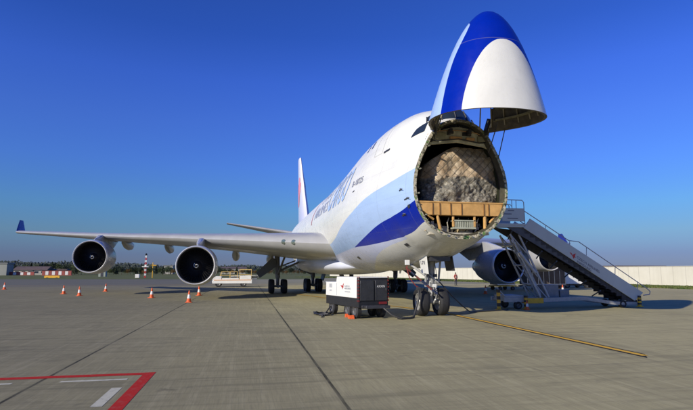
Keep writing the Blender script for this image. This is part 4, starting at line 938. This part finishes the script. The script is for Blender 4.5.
hu=thing('equipment_hut','small grey green equipment hut under the outer right engine','hut',(164,55,0))
obj('wall',MB().box(-1,1,-1.05,1.05,0,2.1),M('hut_green_grey',(.30,.34,.28),.7,0,.15,1),hu); obj('roof',MB().box(-1.2,1.2,-1.25,1.25,2.1,2.3),M('hut_roof',(.42,.43,.42),.6),hu); obj('door',MB().box(-1.05,-1.0,-.4,.4,.05,1.8),darkm,hu)
brk=M('barrier_red',(.30,.06,.045),.6,0,.2,.5); brw=M('barrier_white',(.72,.70,.66),.6,0,.1,.5)
def striped(label,x,ya,yb,h,n,z0=0):
    o=thing('striped_barrier',label,'barrier',(x,ya,0),0,'red and white barriers on the airfield'); w_=(ya-yb)/n
    for k in range(n):
        b=MB(); b.box(-.3,.3,-w_*(k+1)+.04,-w_*k-.04,z0,h); obj('panel',b,brk if k%2==0 else brw,o,bevel=.04)
    b=MB(); b.box(-.34,.34,-(ya-yb)-.1,.1,z0,z0+h*.12); b.box(-.34,.34,-(ya-yb)-.1,.1,h*.9,h*1.0); obj('frame',b,brk,o)
striped('large red and white checked barrier on the grass left of the outer engine',205,88.2,77.4,1.9,9)
striped('low red and white barrier strip in front of the far left houses',215,109.4,94.8,1.4,11)
yb_=thing('yellow_barrier','low bright yellow barrier on the grass edge at the left','barrier',(134,61.6,0)); b=MB(); b.prism([(0,0),(0,.45),(-.12,.6),(-3.7,.6),(-3.8,.45),(-3.8,0)],0,-.3,.3); obj('barrier_body',b,yellow,yb_,bevel=.03); obj('foot',MB().box(-.5,.5,-3.3,-2.9,0,.1).box(-.5,.5,-.9,-.5,0,.1),black,yb_)
def house(label,name,cat,x,ya,yb,h,depth,wallc,roofc,rh,windows,gable=True):
    o=thing(name,label,cat,(x,ya,0)); L_=ya-yb
    obj('wall',MB().box(0,depth,-L_,0,0,h),wallc,o)
    b=MB(); b.prism([(-.4,h),(depth/2,h+rh),(depth+.4,h)],1,-L_-.4,.4) if gable else b.box(-.3,depth+.3,-L_-.3,.3,h,h+rh); obj('roof',b,roofc,o)
    for k in range(windows):
        y=-L_*(k+.5)/windows; b=MB(); b.box(-.06,0,y-.7,y+.7,h*.4,h*.75); obj('window',b,glass,o)
    obj('door',MB().box(-.08,0,-L_*.5-1.6,-L_*.5-.9 ,0,2.1) if windows else MB().box(-.1,0,-L_*.8,-L_*.2,0,h*.7),darkm,o)
cw1=M('render_pale',(.36,.35,.30),.7,0,.1,.3); cw2=M('hangar_grey',(.24,.25,.22),.6,0,.1,.2); rf1=M('roof_brown',(.14,.10,.08),.7,0,.2,.5); rf2=M('roof_grey',(.20,.21,.20),.6,0,.1,.3)
house('wide flat grey hangar at the far left edge','hangar','hangar',212,123,104.0,4.7,6,cw2,rf2,.4,0,False)
house('low pale house with a brown roof right of the hangar','house','house',226,107.2,94.3,2.2,8,cw1,rf1,1.6,5)
house('small pale shed right of the brown roofed house','shed','shed',230,93.7,88,2.1,6,M('shed_grey',(.20,.20,.18),.7),rf1,.8,2)
house('small white building standing in the tree line left of the inner right engine','white_building','building',272,52.9,48.1,4.5,8,cw1,rf2,.3,3,False)
house('long low white building far behind the belt loader','long_building','building',272,23,9.0,2.9,8,cw1,rf1,1.1,7)
house('low dark roofed warehouse just visible over the long wall at the right','warehouse','warehouse',112,-96,-112,2.8,25,cw2,rf1,.6,0,False)

# long wall at the right
t=NT('wall_cream'); v,x,y,z=t.xyz('World'); fr_=t.ma('FRACT',t.ma('DIVIDE',t.ma('ADD',x,t.ma('MULTIPLY',y,.25)),1.9)); gap=t.ma('LESS_THAN',fr_,.05)
c=t.mix(t.rng(t.noise(v,.5,5),.3,.7),(.60,.58,.47),(.68,.66,.55)); c=t.mix(t.rng(t.noise(v,1,4,.6,(2,2,.2)),.5,.8,0,.3),c,(.45,.43,.34)); c=t.mix(t.ma('MULTIPLY',gap,.45),c,(.35,.33,.27)); wallm=t.fin(c,.8)
wp=[(-60,-58),(0,-52),(41.7,-49.3),(57.8,-47.9),(91,-41),(170,-22)]
wl_=thing('boundary_wall','long low cream wall of upright panels along the right side of the apron','wall',(41.7,-49.3,0))
b=MB(); cp=MB(); fo=[]
for i in range(len(wp)-1):
    a,c_=Vector(wp[i]),Vector(wp[i+1]); dd=(c_-a).normalized(); nn=Vector((-dd.y,dd.x))
    o_=Vector((41.7,-49.3)); 
    def q4(w_): return [(a+nn*w_-o_),(a-nn*w_-o_),(c_-nn*w_-o_),(c_+nn*w_-o_)]
    b.hexa([(p.x,p.y,0) for p in q4(.1)],[(p.x,p.y,2.55) for p in q4(.1)]); cp.hexa([(p.x,p.y,2.55) for p in q4(.16)],[(p.x,p.y,2.63) for p in q4(.16)])
obj('wall_panels',b,wallm,wl_,smooth=0); obj('coping',cp,M('coping_grey',(.45,.44,.38),.7),wl_,smooth=0)
for i in range(16): pass
# rough verge plants in front of the wall
vg=MB(); random.seed(5)
gp=[(31.5,-38.6),(38,-37.8),(51.9,-33.4),(77.3,-28.2),(140,-6)]
for _ in range(9000):
    k=random.choices(range(4),[7,15,26,40])[0]; a,c_=Vector(gp[k]),Vector(gp[k+1]); p=a.lerp(c_,random.random()); p+=Vector((.25,-1)).normalized()*random.random()**1.5*9
    h=random.uniform(.08,.24); an=random.random()*PI; dx,dy=math.cos(an)*.10,math.sin(an)*.10; l_=random.uniform(-.08,.08)
    vg.add([(p.x-dx,p.y-dy,0),(p.x+dx,p.y+dy,0),(p.x+l_,p.y+l_,h)],[(0,1,2)])
t=NT('verge_green'); v,_,_,_=t.xyz('World'); vgm=t.fin(t.ramp(t.noise(v,.9,3),[(.3,(.04,.08,.02)),(.7,(.14,.15,.045))]),.8,0,0,.2)
tag(obj('verge_grass',vg,vgm,smooth=0,fixn=False),'tufts of grass on the verge before the long wall','grass',kind='stuff')

# ================================================================== TREES
def leafm(name,a,b_,c_):
    t=NT(name); v,_,_,_=t.xyz(); oi=t.n('ShaderNodeObjectInfo'); n=t.noise(v,.55,4,.7)
    c=t.ramp(n,[(.3,a),(.5,b_),(.72,c_)]); return t.fin(c,.75,0,0,.2)
greens=[leafm('leaf_dark',(.022,.034,.02),(.042,.058,.03),(.07,.085,.045)),leafm('leaf_mid',(.025,.04,.015),(.05,.07,.022),(.09,.11,.035)),leafm('leaf_autumn',(.07,.045,.018),(.13,.075,.025),(.20,.13,.04))]
bark=M('bark',(.07,.055,.04),.9,0,.3,2)
def tree_proto(kind,h,wd,m,seed):
    random.seed(seed); o=thing('leafy_tree' if kind!='conifer' else 'conifer_tree','x','tree',(0,0,0))
    b=MB(); b.tube((0,0,0),(.1,.05,h*.45),h*.028,h*.016,7); lobes=[]
    for k in range(7):
        a=random.random()*2*PI; L_=random.uniform(.25,.5)*wd; z=random.uniform(.3,.45)*h; e=(math.cos(a)*L_*.8,math.sin(a)*L_*.8,z+random.uniform(.1,.35)*h); b.tube((0,0,z),e,h*.012,h*.005,5); lobes.append((e,random.uniform(.22,.36)*wd))
    lobes.append(((0,0,h*.75),wd*.38)); lobes.append(((random.uniform(-.2,.2)*wd,.1,h*.88),wd*.22)); obj('trunk',b,bark,o)
    c=MB()
    for _ in range(900):
        (lx,ly,lz),lr=random.choice(lobes); q=Vector((random.gauss(0,1),random.gauss(0,1),random.gauss(0,.85))).normalized()*lr*random.uniform(.45,1.08)
        p=Vector((lx,ly,lz))+q; 
        if kind=='conifer': 
            z=random.random(); rr_=wd*.5*(1-z)**.8; a=random.random()*2*PI; r_=rr_*random.uniform(.5,1.05); p=Vector((math.cos(a)*r_,math.sin(a)*r_,h*(.08+.92*z)))
        p.z=min(h*1.02,max(h*.1,p.z)); s_=random.uniform(.14,.34)*(h/8); e1=Vector((random.gauss(0,1),random.gauss(0,1),random.gauss(0,1))).normalized(); e2=e1.orthogonal().normalized()
        c.add([p-e1*s_-e2*s_*.6,p+e1*s_-e2*s_*.5,p+e1*s_*.8+e2*s_*.7,p-e1*s_*.7+e2*s_*.6],[(0,1,2,3)])
    obj('crown',c,m,o,smooth=0,fixn=False); return o
protos=[tree_proto('leafy',7.5,7,greens[0],11),tree_proto('leafy',6.2,6.5,greens[1],12),tree_proto('leafy',4.6,5.5,greens[2],13),tree_proto('conifer',8,4.2,greens[0],14)]
looks=['dark green round tree','mid green bushy tree','low rust brown autumn tree','dark pointed conifer']
seen=[0]*4; random.seed(21)
lab_px=lambda u: ('behind the far left houses' if u<45 else 'behind the red and white barrier' if u<80 else 'under the outer right engine' if u<112 else 'between the outer right engine and the striped mast' if u<142 else 'between the mast and the inner right engine' if u<180 else 'behind the belt loader' if u<258 else 'behind the right main landing gear' if u<330 else 'behind the nose landing gear')
def place(u,x,k,sc):
    t_=math.tan(yaw*-1 - math.atan((u-346.5)/496.5)); y=8.2+(x+14)*t_
    c=protos[k] if seen[k]==0 else copy_tree(protos[k]); seen[k]+=1; c.location=(x,y,0); c.rotation_euler=(0,0,random.random()*6.28); c.scale=(sc*random.uniform(.9,1.15),sc*random.uniform(.9,1.15),sc)
    c['group']=looks[k]+'s '+lab_px(u); c['label']=looks[k]+' '+lab_px(u); c['category']='tree'
u=-6
while u<345:
    x=random.uniform(232,262); k=random.choices([0,1,2,3],[5,4,1.2,1.6] if u<200 else [2,3,5,.5])[0]
    hh=(random.uniform(.60,.74) if 22<u<90 else random.uniform(.44,.58)) if u<200 else random.uniform(.38,.5)
    place(u,x,k,hh); u+=random.uniform(2.2,4.0)
# far wood: one mass of foliage on a low rise
random.seed(3); fw=MB()
for _ in range(26000):
    u=random.uniform(-30,760); x=random.uniform(600,720); t_=math.tan(-yaw-math.atan((u-346.5)/496.5)); 
    if abs(t_)>1.3: continue
    if u>420: continue
    y=8.2+(x+14)*t_; top=(11.5 if u<75 else 9.5 if u<160 else 7.5)+.9*math.sin(u*.11)+.7*math.sin(u*.43+x*.05)+.5*math.sin(u*1.9)
    z=top*random.random()**.6; s_=random.uniform(.5,1.3); e1=Vector((random.gauss(0,1),random.gauss(0,1),random.gauss(0,1))).normalized(); e2=e1.orthogonal().normalized(); p=Vector((x,y,max(.6,z)))
    fw.add([p-e1*s_-e2*s_,p+e1*s_-e2*s_*.6,p+e1*s_*.8+e2*s_,p-e1*s_*.7+e2*s_*.8],[(0,1,2,3)])
tag(obj('far_wood',fw,leafm('far_leaf',(.03,.042,.040),(.045,.058,.052),(.065,.075,.065)),smooth=0,fixn=False),'dark continuous wood along the horizon','wood',kind='stuff')
for k in range(4):
    if seen[k]==0: protos[k].location=(340,60+10*k,0)
